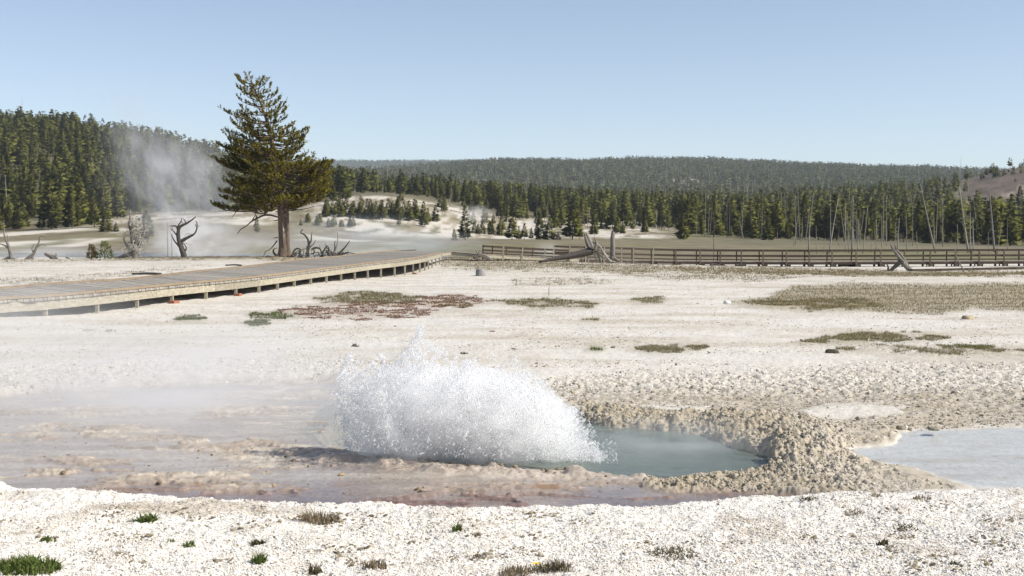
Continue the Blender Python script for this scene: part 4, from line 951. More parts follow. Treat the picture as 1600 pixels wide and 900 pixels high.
def sticks(X, Y, Zz, H, r):                     # thin bare trunks, leaning a little
    n = len(X); a = np.array([0, 2.09, 4.19]); B = np.stack([np.cos(a), np.sin(a)], 1)
    ln = rng.normal(0, .05, (n, 2)) * H[:, None]; rr_ = np.asarray(r)[:, None] * np.ones((n, 3))
    bot = np.stack([X[:, None] + B[:, 0] * rr_, Y[:, None] + B[:, 1] * rr_, np.repeat(Zz[:, None] - .2, 3, 1)], -1)
    top = np.stack([X[:, None] + ln[:, :1] + B[:, 0] * rr_ * .35, Y[:, None] + ln[:, 1:] + B[:, 1] * rr_ * .35, np.repeat((Zz + H)[:, None], 3, 1)], -1)
    V = np.concatenate([bot, top], 1).reshape(-1, 3); o = np.arange(n)[:, None, None] * 6
    Fq = np.array([(0, 1, 4, 3), (1, 2, 5, 4), (2, 0, 3, 5)])[None] + o
    return V, Fq.reshape(-1, 4)
rest = np.array([i for i in range(len(allX)) if i not in pick])
FL = {0: 'dense green pine forest covering the hillside on the left', 1: 'dark pine forest on the rise behind the white terrace', 2: 'deep pine forest rising behind the railed boardwalk on the right'}
for z in range(3):
    s = rest[allK[rest] == z]; ns = (60, 330, 300)[z]; q = rng.choice(s, ns); hh = allH[q] * rng.uniform(.9, 1.35, ns)
    ex = (*sticks(allX[q] + 1.2, allD[q] - 1.5, allZ[q], hh, rng.uniform(.09, .17, ns)), M_snagfar)
    merged('pine_forest', allX[s], allD[s], allZ[s], allH[s], KIN_LO, M_pine, .42, FL[z], 'forest', ex)
# far hill and ridge
def far_zone(u0, u1, D0, D1, n, h0, h1):
    D = np.sqrt(rng.random(n) * (D1 * D1 - D0 * D0) + D0 * D0); u = u0 + (u1 - u0) * rng.random(n); X = (u - 800) / F * D
    k = (fbm(X / 90, D / 120, 3, 86) > -.38) & ((D > 4000) | (fbm(X / 60, D / 70, 4, 88) + FSC(u, D)[0] < .14)); X, D = X[k], D[k]; return X, D, ground_z(X, D), rng.uniform(h0, h1, len(X))
X, D, Zz, H = far_zone(380, 1800, 1250, 2620, 21000, 8, 14)
ns = 2300; q = rng.choice(len(X), ns); qX, qD = X[q] + 4, D[q] - 3
merged('far_forest', X, D, Zz, H, KIN_FAR, M_pine_far, .6, 'distant hill of dark pines and grey standing dead trunks', 'forest', (*sticks(qX, qD, ground_z(qX, qD), rng.uniform(8, 17, ns), rng.uniform(.18, .40, ns)), M_snagfar))
X, D, Zz, H = far_zone(380, 1000, 5000, 6150, 5000, 14, 24)
merged('far_forest', X, D, Zz, H, KIN_FAR, M_pine_far, .2, 'farthest blue wooded ridge at the left of the distant hill', 'forest')

# ---- standing dead trunks on the right
def snag(ub, vb, ut, vt, D, r, label, group=None, nb=0, bend=0.0, mat=None, name='dead_tree'):
    r *= .72; b = on_ground(ub, D); o = empty(name, b); tag(o, label, 'dead tree', group)
    vb0 = proj(*b)[1]; P = [atd(ub + (ut - ub) * t + bend * t * t * (1 if t > .5 else .6), vb0 + 1 + (vt - vb0) * t, D) for t in np.linspace(0, 1, 7)]
    mb = MB(); t = .8 + .4 * rng.random(); mb.tube(P, np.linspace(r, r * .3, 7), 6, (t, t, t)); mb.build('trunk', mat or M_bleach, o, True)
    if nb:
        mb = MB()
        for i in range(nb):
            f = rng.uniform(.25, .97); p = np.array(P[int(f * 6)]) * (1 - (f * 6 % 1)) + np.array(P[min(6, int(f * 6) + 1)]) * (f * 6 % 1)
            a = rng.random() * 6.28; curl(mb, p, (math.cos(a), math.sin(a) * .5, rng.uniform(-.5, .3)), rng.uniform(.5, 1.5) * (1.1 - .6 * f), r * .28, 5, .5, -.04, 4)
        mb.build('branches', mat or M_bleach, o, True)
    return o
THIN = 'thin bare grey dead trunk standing in the meadow behind the railed boardwalk'; TG = 'dead trunks behind the railed boardwalk'
snag(1263, 392, 1266, 303, 172, .15, 'bent dead trunk, leftmost behind the railings, its top curving right', None, 2, 5)
snag(1295, 402, 1309, 308, 168, .15, 'bare dead trunk leaning right with its tip curved over, behind the railings', None, 1, 1)
snag(1331, 402, 1333, 305, 172, .19, 'bleached dead trunk with many side stubs near the middle of the railed boardwalk', None, 16)
snag(1462, 388, 1436, 286, 172, .17, 'long bare dead trunk leaning far to the left behind the railings', None, 3, 2)
snag(1513, 388, 1499, 292, 175, .22, 'pale dead trunk leaning left with short drooping branches all along', None, 26)
snag(1554, 394, 1546, 296, 178, .22, 'bleached dead trunk with stubby branches, rightmost big one behind the railings', None, 22)
snag(1115, 402, 1115.5, 334, 113, .05, 'single thin dark pole of a dead tree behind the railed boardwalk', None, 0, 0, M_dead_dark)
snag(1501, 262, 1501.5, 243, 812, .22, 'bare dead tree standing against the sky on the right hill')
snag(35, 190, 34.5, 150, 735, .32, 'tall bare dead trunk sticking up against the sky on the left hillside')
for ub, ut, vt, D, nb in ((1276, 1275, 354, 168, 0), (1321, 1321, 322, 176, 3), (1326, 1324, 333, 174, 2), (1340, 1341, 340, 182, 0), (1348, 1356, 318, 170, 3), (1361, 1363, 346, 172, 1), (1369, 1369, 322, 178, 2), (1378, 1377, 330, 215, 2), (1402, 1405, 332, 176, 6), (1398, 1400, 350, 170, 2), (1417, 1416, 318, 178, 2),
                         (1426, 1426, 312, 235, 0), (1434, 1432, 356, 170, 2), (1460, 1459, 326, 190, 0), (1473, 1473, 308, 235, 6), (1496, 1496, 340, 174, 2), (1516, 1516, 322, 176, 5), (1521, 1520, 334, 180, 5), (1558, 1565, 348, 170, 3), (1545, 1544, 350, 172, 2), (1574, 1574, 332, 200, 2), (1243, 1243, 306, 240, 4), (1240, 1247, 330, 230, 0), (1286, 1290, 372, 170, 2), (1310, 1311, 340, 230, 2), (1385, 1384, 336, 235, 2)):
    snag(ub, 400, ut, vt + rng.uniform(-6, 14), D, rng.uniform(.07, .11) if nb < 5 else .14, THIN, TG, nb)
FARG = 'grey dead trunk among the green pines of the right forest'
for i in range(46):
    u = rng.uniform(1080, 1600); D = rng.uniform(282, 330) if u > 1250 else rng.uniform(318, 345); b = on_ground(u, D); v = proj(*b)[1]
    snag(u, v, u + rng.normal(0, 4), v - rng.uniform(30, 85), D, rng.uniform(.09, .16), FARG, 'dead trunks in the right forest', 2)
MIDG = 'grey dead trunk among the pines behind the white terrace'
for i in range(26):
    u = rng.uniform(690, 1060); D = rng.uniform(385, 470); b = on_ground(u, D); v = proj(*b)[1]
    snag(u, v, u + rng.normal(0, 3), v - rng.uniform(18, 45), D, rng.uniform(.09, .15), MIDG, 'dead trunks behind the white terrace', 0, 0, M_grey)

# ---- two small pines on the left bank (bushy, built of tufts)
M_young = leaf_mat('young_pine_needles', (.085, .11, .02), (.20, .21, .05), .25, False)
M_rust = leaf_mat('rusty_pine_needles', (.13, .085, .025), (.22, .16, .06), .25, False)
for u, h, w, mt, lab in ((143, 1.0, .42, M_rust, 'tiny rusty orange pine sapling on the left bank'), (164, 1.25, .85, M_young, 'small bright green bushy pine on the left bank')):
    b = on_ground(u, 91); o = empty('pine_sapling', b); tag(o, lab, 'pine sapling'); r = np.random.default_rng(int(u)); n = 210
    t = r.random(n) ** 1.3; a = r.random(n) * 6.283; rad = w * (1 - t * .9) * np.sqrt(r.random(n))
    P = np.stack([np.cos(a) * rad, np.sin(a) * rad, .05 + t * h], 1); Dv = np.stack([np.cos(a) * .7, np.sin(a) * .7, r.uniform(.5, 1.2, n)], 1)
    V, c, NR = tufts(P, Dv, r.uniform(.12, .26, n), r.uniform(.04, .07, n), 12, int(u))
    link('crown', mesh_np('crown', V, np.arange(len(V)).reshape(-1, 3), mt, np.stack([c] * 3, 1)), o)
    mb = MB(); mb.tube([(0, 0, -.1), (0, 0, h * .9)], [.05, .01], 5); me = mb.build('trunk', M_bark, o, False, (0, 0, 0))
# ------------------------------------------------------------------ gravel and stones
PHI = (1 + 5 ** .5) / 2
ICO = unit(np.array([(-1, PHI, 0), (1, PHI, 0), (-1, -PHI, 0), (1, -PHI, 0), (0, -1, PHI), (0, 1, PHI), (0, -1, -PHI), (0, 1, -PHI), (PHI, 0, -1), (PHI, 0, 1), (-PHI, 0, -1), (-PHI, 0, 1)], float))
ICF = np.array([(0, 11, 5), (0, 5, 1), (0, 1, 7), (0, 7, 10), (0, 10, 11), (1, 5, 9), (5, 11, 4), (11, 10, 2), (10, 7, 6), (7, 1, 8), (3, 9, 4), (3, 4, 2), (3, 2, 6), (3, 6, 8), (3, 8, 9), (4, 9, 5), (2, 4, 11), (6, 2, 10), (8, 6, 7), (9, 8, 1)])
def pebbles(X, Y, S, flat=(.45, .8), col=None, sink=.25, seed=1):
    r = np.random.default_rng(seed); n = len(X); Z0 = fine_z(X, Y)
    V = ICO[None] * r.uniform(.7, 1.3, (n, 12, 1)) * np.stack([r.uniform(.8, 1.5, n), r.uniform(.7, 1.2, n), r.uniform(*flat, n)], 1)[:, None]
    a = r.random(n) * 6.283; t = r.normal(0, .35, n)
    z = V[..., 2] * np.cos(t)[:, None] - V[..., 0] * np.sin(t)[:, None]; x0 = V[..., 0] * np.cos(t)[:, None] + V[..., 2] * np.sin(t)[:, None]
    x = x0 * np.cos(a)[:, None] - V[..., 1] * np.sin(a)[:, None]; y = x0 * np.sin(a)[:, None] + V[..., 1] * np.cos(a)[:, None]
    P = np.stack([x * S[:, None] + X[:, None], y * S[:, None] + Y[:, None], z * S[:, None] + (Z0 + S * sink)[:, None]], -1).reshape(-1, 3)
    Fc = (ICF[None] + np.arange(n)[:, None, None] * 12).reshape(-1, 3)
    return P, Fc, np.repeat(col, 12, 0)
M_peb = plain_mat('broken_sinter', (1, 1, 1), .95, .15)
def in_px(u, v, z=0.0):
    a, b = (u - 800) / F, (450 - v) / F; dy = cp + sp * b; dz = -sp + cp * b; t = (z - EYE) / dz; return a * t, dy * t
def pcol(n, dark=.15, tan=.3):
    k = rng.random(n)[:, None]; c = np.array((.76, .725, .665)) * rng.uniform(.85, 1.1, (n, 1))
    c = np.where(k < tan, np.array((.58, .51, .41)) * rng.uniform(.7, 1.15, (n, 1)), c); return np.where(k < dark, np.array((.20, .165, .12)) * rng.uniform(.5, 1.5, (n, 1)), c)
# foreground
n = 130000; u = rng.uniform(-150, 1750, n); v = 760 + 180 * rng.random(n) ** .75
k = v > np.interp(u, [p[0] for p in RIM], [p[1] for p in RIM]) + 1.0; u, v = u[k], v[k]; X, Y = in_px(u, v)
pt = fbm(X * 1.2, Y * 1.2, 3, 91); S = np.minimum(np.exp(rng.normal(math.log(.0046), .36, len(X))) * (1 + .6 * np.maximum(pt, 0)), .014)
smg = sstep(.12, .5, fbm(X * .8, Y * 1.0, 4, 38, .6))[:, None]; c = pcol(len(X), .03, .18); c = c + (np.array((.47, .40, .31)) * rng.uniform(.6, 1.2, (len(X), 1)) - c) * smg * .75
P1 = pebbles(X, Y, S, col=c, seed=2)
# grey bank right and left of the pool
n = 42000; u = rng.uniform(-100, 1750, n); v = rng.uniform(562, 668, n); X, Y = in_px(u, v)
k = (np.maximum(sdist(FAR_BAND, u, v), sdist(LEFT_BANK, u, v)) > -3) & ((sdist(WHITE_SPOT, u, v) < 0) | (rng.random(n) < .05)) & ((v < 605) | (rng.random(n) < .6)); u, v, X, Y = u[k], v[k], X[k], Y[k]
S = np.exp(rng.normal(math.log(.0085), .42, len(X))); lowr = np.clip((v - 580) / 32, 0, 1)
c = pcol(len(X), .12, .3); c = np.where((rng.random(len(X)) < lowr * .93)[:, None], np.array((.42, .36, .275)) * rng.uniform(.65, 1.2, (len(X), 1)), c)
P2 = pebbles(X, Y, S, (.5, .95), c, .3, 3)
# knobbly crust lumps
n = 30000; u = rng.uniform(870, 1510, n); v = rng.uniform(620, 768, n); k = (sdist(CRUST, u, v) > 1) & (sdist(OUT, u, v) < -1) & ((u < 1340) | (rng.random(n) < .4)); u, v = u[k], v[k]; X, Y = in_px(u, v)
S = np.exp(rng.normal(math.log(.0085), .40, len(X))) * np.where((u > 1340) | ((v > 735) & (u > 1200)), .6, 1.0); g_ = sstep(1150, 1400, u + 60 * fbm(X * 2, Y * 2, 2, 97))[:, None]
c = (np.array((.43, .375, .285)) * (1 - g_) + np.array((.54, .49, .41)) * g_) * rng.uniform(.65, 1.2, (len(X), 1))
P3 = pebbles(X, Y, S, (.6, 1.1), c, .05, 4)
# dark crumbs on the flats, stones on the shelf
n = 34000; u = rng.uniform(-50, 1650, n); v = 425 + 150 * rng.random(n); X, Y = in_px(u, v); k = fbm(X * .3, Y * .4, 4, 92) > -.02; X, Y = X[k], Y[k]
P4 = pebbles(X, Y, np.exp(rng.normal(math.log(.0085), .45, len(X))), (.2, .5), np.array((.36, .30, .22)) * rng.uniform(.5, 1.6, (len(X), 1)), .2, 5)
n = 420; u = rng.uniform(60, 1000, n); v = rng.uniform(680, 772, n); X, Y = in_px(u, v, -.1); k = fbm(X * 1.1 + 4, Y * 3.6, 4, 52) ** 2 < .02; X, Y = X[k], Y[k]
P5 = pebbles(X, Y, np.exp(rng.normal(math.log(.0095), .5, len(X))), (.4, .8), np.array((.34, .24, .14)) * rng.uniform(.4, 1.4, (len(X), 1)), .2, 6)
n = 420; u = np.concatenate([rng.normal(690, 28, 190), rng.normal(615, 22, 60), rng.normal(850, 40, 90), rng.normal(740, 60, 80)]); v = np.interp(u, [480, 600, 700, 860, 1010], [697, 703, 709, 724, 728]) + rng.normal(2.5, 2.6, n)
X, Y = in_px(u, v, -.05); P6 = pebbles(X, Y, np.exp(rng.normal(math.log(.015), .45, n)), (.6, 1.1), np.array((.27, .215, .145)) * rng.uniform(.45, 1.3, (n, 1)), .4, 7)
# small litter patches on the white foreground
cen = [(rng.uniform(0, 1600), rng.uniform(800, 900)) for i in range(60)]; uu = np.concatenate([rng.normal(a, 14, 22) for a, b in cen]); vv = np.concatenate([rng.normal(b, 4, 22) for a, b in cen]); X, Y = in_px(uu, vv)
P7 = pebbles(X, Y, np.exp(rng.normal(math.log(.009), .4, len(X))), (.3, .6), np.array((.22, .18, .12)) * rng.uniform(.6, 1.6, (len(X), 1)), .3, 8)
def join(Ps): 
    V, Fc, C, n = [], [], [], 0
    for a, b, c in Ps: V.append(a); Fc.append(b + n); C.append(c); n += len(a)
    return np.concatenate(V), np.concatenate(Fc), np.concatenate(C)
V, Fc, C = join([P1, P7]); tag(link('gravel', mesh_np('gravel', V, Fc, M_peb, C)), 'bright white broken sinter gravel in the foreground', 'gravel', kind='stuff')
V, Fc, C = join([P2, P4]); tag(link('gravel', mesh_np('gravel', V, Fc, M_peb, C)), 'grey brown rubble on the bank beyond the pool and crumbs on the flat', 'gravel', kind='stuff')
V, Fc, C = join([P3, P5, P6]); tag(link('sinter_crust', mesh_np('sinter_crust', V, Fc, M_peb, C, True)), 'knobbly tan crust lumps rimming the hot pool', 'crust', kind='stuff')

def rock(u, v, w, h, col, label, seed, flat=False, name='rock'):
    p = pix_ground(u, v); s = w / F * p.y / 2; r = np.random.default_rng(seed)
    import bmesh
    bm = bmesh.new(); bmesh.ops.create_icosphere(bm, subdivisions=3, radius=1.0)
    for vv in bm.verts:
        c = np.array(vv.co); nn = fbm(np.array([c[0] * 1.3 + seed]), np.array([c[1] * 1.3 + c[2]]), 3, seed)[0]
        n3 = fbm(np.array([c[0] * 4 + seed]), np.array([c[1] * 4 + c[2] * 3]), 2, seed + 5)[0]; q = c * (1 + .35 * nn + .18 * n3); q[2] = np.clip(q[2], -.4, .75); vv.co = Vector((q[0] * s, q[1] * s * .8, q[2] * h / F * p.y * .8))
    [setattr(f, 'smooth', True) for f in bm.faces]; me = bpy.data.meshes.new(name); bm.to_mesh(me); bm.free(); me.materials.append(rock_mat(col)); o = link(name, me, None, p + Vector((0, 0, .15 * h / F * p.y)))
    ca = me.color_attributes.new('Col', 'FLOAT_COLOR', 'POINT'); ca.data.foreach_set('color', np.ones(len(me.vertices) * 4, np.float32))
    o.rotation_euler = (0, 0, r.random() * 1.0); return tag(o, label, 'rock')
def rock_mat(c): return wood_mat('rock_stone', tuple(x * .65 for x in c), tuple(min(1, x * 1.2) for x in c), 3, .9, .8)
rock(751, 431.5, 17, 15, (.30, .29, .28), 'grey boulder alone on the flat right of the boardwalk', 1)
rock(1136, 474, 12, 6, (.72, .70, .66), 'small white rock on the flat left of the wide tan grass', 2)
rock(1512, 499, 19, 8, (.42, .34, .22), 'flat tan rock below the wide tan grass at right', 3)
rock(1300, 552, 26, 8, (.07, .06, .045), 'dark rock at the left foot of the olive mound', 4)
rock(258, 893, 34, 6, (.78, .75, .70), 'flat bleached white slab in the gravel near the bottom edge', 13)
rock(769, 519, 12, 3, (.16, .09, .07), 'small dark red stone on the flat behind the splash', 5)
rock(958, 544, 8, 3.5, (.12, .10, .08), 'small dark stone beside the little green clump', 6)
rock(1460, 671, 22, 5, (.30, .27, .2), 'flat dark crust islet in the shallow run-off', 9)
rock(1107, 853, 12, 7, (.12, .085, .06), 'brown pebble on the white gravel in the right foreground', 10)
rock(1407, 670, 14, 6, (.24, .2, .14), 'smaller crust islet nearest the bank in the run-off', 11)

# ------------------------------------------------------------------ grass and small plants
def blades(X, Y, H, Wd, lean, seed, z=None):
    r = np.random.default_rng(seed); n = len(X); z = fine_z(X, Y) if z is None else z
    a = r.random(n) * 6.283; l = lean * r.random(n) * H; b = a + 1.57 + r.normal(0, .5, n)
    base = np.stack([X, Y, z - .004], 1); tip = base + np.stack([np.cos(a) * l, np.sin(a) * l, H], 1); s = np.stack([np.cos(b), np.sin(b), 0 * b], 1) * (Wd / 2)[:, None]
    mid = base * .5 + tip * .5 + np.stack([-np.cos(a) * l * .12, -np.sin(a) * l * .12, H * .1], 1)
    V = np.stack([base - s, base + s, mid + s * .8, tip, mid - s * .8], 1).reshape(-1, 3); o = np.arange(n)[:, None] * 5
    return V, np.concatenate([np.array([[0, 1, 2]]) + o, np.array([[0, 2, 4]]) + o, np.array([[4, 2, 3]]) + o]), np.repeat(np.clip(r.normal(.5, .25, n), 0, 1), 5)
M_gr = [leaf_mat('tan_grass', (.22, .18, .095), (.42, .35, .21), .3, False, True), leaf_mat('olive_grass', (.185, .17, .085), (.38, .33, .19), .3, False, True), leaf_mat('green_grass', (.075, .115, .025), (.17, .20, .06), .3, False, True), leaf_mat('red_succulent', (.24, .115, .085), (.37, .24, .17), .2, False, True)]
acc = {0: [], 1: [], 2: [], 3: []}
for gi, (poly, kind, cov) in enumerate(GRASS):
    p = np.array(poly, float); lo, hi = p.min(0), p.max(0); area = (hi - lo).prod(); n = int(area * 4.5 * cov)
    n = min(n, 42000)
    u = rng.uniform(lo[0] - 6, hi[0] + 6, n); v = rng.uniform(lo[1] - 1.5, hi[1] + 1.5, n); k = (u > -60) & (u < 1680); u, v = u[k], v[k]
    X, Y = in_px(u, v); nn = fbm(X * 1.6, Y * .9, 3, 93) + .5 * fbm(X * .5, Y * .3, 2, 94)
    k = (sdist(poly, u, v) + 4.0 * nn * 2 > 1.0) & (nn > (.20 if kind == 0 else .42) - cov * .75); X, Y = X[k], Y[k]
    # z = 0 map to the terrain under the same spot
    far = np.clip(Y / 30, .5, 3.2)
    H = (.035 + .055 * rng.random(len(X))) * far ** .7 * (.45 if kind == 3 else .65 if kind == 0 and gi > 19 else .8); Wd = .008 * far * np.ones(len(X)) * (2.2 if kind == 3 else 1.2)
    acc[kind].append(blades(X, Y, H, Wd, 1.2, gi + 10))
for kind, (nm, lab) in {0: ('grass', 'tan dry grass patches on the flat and before the railed boardwalk'), 1: ('grass', 'olive grass mats scattered over the white flat'), 2: ('grass', 'small green grass patches on the white flat'), 3: ('ground_cover', 'dark red succulent ground cover between boardwalk and splash')}.items():
    V, Fc, c = join(acc[kind]); tag(link(nm, mesh_np(nm, V, Fc, M_gr[kind], np.stack([c] * 3, 1), extra={'nrm': unit(np.array((0, 0, 1.)) + np.random.default_rng(kind).normal(0, .22, V.shape))})), lab, 'grass' if kind < 3 else 'ground cover', kind='stuff')
# scattered sprigs on the foreground gravel
n = 2600; u = rng.uniform(-40, 1640, n); v = 795 + 115 * rng.random(n); X, Y = in_px(u, v); nn = fbm(X * .9, Y * 1.1, 3, 95); k = nn > .22; X, Y = X[k], Y[k]
V, Fc, c = blades(X, Y, rng.uniform(.012, .035, len(X)), np.full(len(X), .006), 1.8, 77); tag(link('dry_sprigs', mesh_np('dry_sprigs', V, Fc, M_gr[1], np.stack([c] * 3, 1), extra={'nrm': np.tile((0, 0, 1.), (len(V), 1))})), 'thin dry sprigs sprinkled over the white foreground gravel', 'grass', kind='stuff')
M_green = leaf_mat('clump_green', (.075, .115, .028), (.19, .225, .07), .3, False); M_dry = leaf_mat('clump_dry', (.14, .105, .065), (.36, .29, .19), .25, False); M_dkgr = leaf_mat('clump_dark', (.075, .065, .035), (.20, .17, .10), .2, False)
def clump(u, v, w, h, mat, label, n=120, name='grass_clump', bw_=.012, lean=1.0, cat='grass clump'):
    p = Vector((*in_px(u, v), 0)); sc = p.y / F; r = np.random.default_rng(int(u * 7 + v)); rx = w * sc / 2
    a = r.random(n) * 6.283; q = np.sqrt(r.random(n)); X = p.x + np.cos(a) * q * rx; Y = p.y + np.sin(a) * q * rx * .9
    V, Fc, c = blades(X, Y, h * sc * r.uniform(.45, 1.15, n) * (1.15 - .5 * q), bw_ * r.uniform(.6, 1.3, n), lean, int(u))
    zc = float(fine_z(p.x, p.y)[0]); o = link(name, mesh_np(name, V - (p.x, p.y, zc), Fc, mat, np.stack([c] * 3, 1)), None, (p.x, p.y, zc)); return tag(o, label, cat)
clump(38, 897, 112, 22, M_green, 'big lush green grass tuft in the bottom left corner', 620, bw_=.013, lean=1.7)
clump(10, 893, 60, 20, M_dry, 'dry brown straw mixed along the left side of the big green tuft', 120, bw_=.008)
clump(228, 820, 34, 13, M_green, 'flat bright green weed near the pool rim at left', 110, bw_=.016, lean=1.8)
clump(402, 855, 26, 10, M_dkgr, 'dark weed with green tip left of centre on the gravel', 80, lean=1.6)
clump(404, 890, 24, 20, M_green, 'spiky green rosette near the bottom edge left of centre', 90, bw_=.010)
clump(497, 818, 66, 22, M_dry, 'wide grey brown dry tuft below the pool rim', 260, bw_=.008, lean=1.4)
clump(520, 816, 20, 16, M_dkgr, 'dark right end of the wide dry tuft', 50, bw_=.008, lean=1.4)
clump(75, 854, 24, 10, M_green, 'small green sprig above the big corner tuft', 60, lean=1.6)
clump(295, 858, 22, 10, M_green, 'tiny green sprig in the left foreground gravel', 40, lean=1.6)
clump(268, 855, 10, 9, M_green, 'tiny upright green shoot beside another sprig in the left foreground', 16, lean=1.0)
clump(714, 842, 16, 15, M_green, 'single small green weed in the middle of the foreground', 45, lean=1.2)
clump(492, 903, 26, 18, M_dkgr, 'dark shoots cut off by the bottom edge left of centre', 60)
clump(586, 897, 40, 20, M_dry, 'tan dry grass tuft near the bottom edge', 130, bw_=.008)
clump(862, 899, 64, 20, M_dkgr, 'dark dry grass beside the yellow flower', 210, bw_=.008, lean=1.3)
clump(808, 903, 56, 18, M_dry, 'brown dry grass left of the yellow flower', 170, bw_=.008)
clump(1050, 875, 84, 8, M_dkgr, 'wide low dark mat on the gravel right of the yellow flower', 300, bw_=.010, lean=1.8)
clump(1262, 787, 34, 7, M_dkgr, 'low dark dry weed under the pool rim at right', 60, lean=1.8)
clump(1369, 784, 18, 10, M_dry, 'short tan tuft just below the rim at right', 50, bw_=.008)
clump(1440, 788, 28, 9, M_dry, 'longer tan dry tuft below the rim at far right', 70, bw_=.008)
clump(1334, 808, 34, 8, M_dry, 'flat tan dry tuft in the right foreground', 80, bw_=.008, lean=1.6)
clump(1415, 830, 40, 7, M_dkgr, 'dark flat streak of dry weed in the right foreground', 80, lean=1.8)
clump(1378, 858, 18, 13, M_dkgr, 'dark upright weed in the right foreground', 40)
clump(1492, 889, 18, 7, M_dkgr, 'small dark weed near the bottom right', 36, lean=1.6)
clump(745, 879, 40, 9, M_dry, 'brown dry weed in the lower middle foreground', 90, bw_=.008, lean=1.6)
clump(555, 540, 13, 6, M_dkgr, 'small dark tuft behind the left edge of the splash', 50, bw_=.02)
clump(725, 552, 16, 4, M_dkgr, 'low green brown tuft behind the top of the splash', 40, bw_=.02)
M_yel = plain_mat('yellow_petal', (.80, .52, .02), .7, .2); M_stem = plain_mat('flower_stem', (.10, .16, .03), .8, .2)
X, Y = in_px(838, 900); zc = float(fine_z(X, Y)[0]); fl = empty('flower', (X, Y, zc)); tag(fl, 'single bright yellow flower at the bottom edge', 'flower')
mb = MB(); mb.tube([(0, 0, 0), (.002, 0, .025), (.0, -.004, .045)], .0022, 5); mb.build('stem', M_stem, fl, False, (0, 0, 0))
mb = MB()
for i in range(9):
    a = i * 6.283 / 9; d = np.array((math.cos(a), math.sin(a) * .8, .35)); s = np.array((-math.sin(a), math.cos(a), 0)) * .007; c0 = np.array((0, -.004, .045))
    mb.add([c0, c0 + d * .018 + s, c0 + d * .034, c0 + d * .018 - s], q=[(0, 1, 2, 3)])
mb.build('petals', M_yel, fl, False, (0, 0, 0))
mb = MB(); mb.tube([(0, -.004, .043), (0, -.005, .052)], [.008, .006], 8, (.9, .7, .5)); mb.build('flower_head', M_yel, fl, False, (0, 0, 0))

# ------------------------------------------------------------------ the bursting water
def water_white():
    m, nt, out = new_mat('spray_water'); d = N(nt, 'ShaderNodeBsdfDiffuse'); d.inputs[0].default_value = (1, 1, 1, 1); t = N(nt, 'ShaderNodeBsdfTranslucent'); t.inputs[0].default_value = (1, 1, 1, 1)
    g = N(nt, 'ShaderNodeBsdfGlossy', Roughness=.18); a = N(nt, 'ShaderNodeMixShader', Fac=.5); b = N(nt, 'ShaderNodeMixShader', Fac=.15); tr = N(nt, 'ShaderNodeBsdfTransparent'); e = N(nt, 'ShaderNodeMixShader', Fac=.70)
    L(nt, d.outputs[0], a.inputs[1]); L(nt, t.outputs[0], a.inputs[2]); L(nt, a.outputs[0], b.inputs[1]); L(nt, g.outputs[0], b.inputs[2]); L(nt, b.outputs[0], e.inputs[1]); L(nt, tr.outputs[0], e.inputs[2]); L(nt, e.outputs[0], out.inputs[0]); return m
M_drop = water_white()
SPL = [(540, 702), (534, 640), (534, 590), (545, 562), (575, 588), (600, 560), (628, 548), (642, 530), (655, 516), (668, 540), (700, 548), (735, 556), (770, 556), (800, 566), (830, 588), (862, 604), (890, 634), (912, 660), (930, 695), (940, 724), (860, 726), (740, 716), (640, 710), (580, 705)]
rs = np.random.default_rng(42); PU, PV, PY, PS, PD = [], [], [], [], []
def put(u, v, y, s, d=None):
    k = (sdist(SPL, u, v) + 30 * fbm(u / 17, v / 17, 4, 101, .6) > -24 * rs.random(len(u)) ** 3) & (fbm(u / 9, v / 14, 4, 102, .6) > -.20 + .25 * np.clip((620 - v) / 80, -.6, 1))
    PU.append(u[k]); PV.append(v[k]); PY.append(y[k]); PS.append(s[k]); PD.append((np.zeros((len(u), 2)) if d is None else d)[k])
YC = 12.25
for j in range(150):                            # arching jets
    u0 = rs.uniform(590, 890) if j % 5 else rs.uniform(545, 620); v0 = np.interp(u0, [540, 740, 940], [702, 714, 722])
    ru = rs.normal(0, 55) + (u0 - 735) * .22; top_v = np.interp(u0 + ru * .5, [530, 560, 600, 650, 740, 800, 860, 930], [590, 575, 560, 540, 560, 572, 606, 690]) + abs(rs.normal(0, 30))
    n = rs.integers(60, 300); t = rs.random(n) ** .7 * rs.uniform(.8, 1.8); arc = (2 * t - t * t)
    sd = 2 + 7 * t; du = ru / 2
    put(u0 + du * t + rs.normal(0, 1, n) * sd, v0 - (v0 - top_v) * arc + rs.normal(0, 1, n) * sd * .8, YC + rs.normal(0, .28) + rs.normal(0, .08, n), np.exp(rs.normal(math.log(.0038), .68, n)), np.stack([du + 0 * t, -(v0 - top_v) * (2 - 2 * t)], 1))
n = 40000; u = np.clip(rs.normal(765, 82, n), 540, 938); top = np.interp(u, [535, 560, 600, 650, 740, 800, 860, 900, 935], [600, 580, 568, 545, 562, 574, 606, 648, 705]); bot = np.interp(u, [540, 740, 940], [702, 714, 723])
top = top + 34 * fbm(u / 34, u * 0 + 3, 3, 103, .6) + 10; fr = rs.beta(1.3, 1.5, n) * np.where(rs.random(n) < .12, 1.18, 1.0); put(u + rs.normal(0, 4, n), bot + (top - bot) * fr, YC + rs.normal(0, .3, n), np.exp(rs.normal(math.log(.0030), .6, n)))
n = 4200; u = 580 + 45 * rs.normal(0, 1, n); bot = 704; fr = rs.random(n); put(u, bot - fr * rs.uniform(60, 145, n), YC + rs.normal(0, .25, n), np.exp(rs.normal(math.log(.0042), .45, n)))
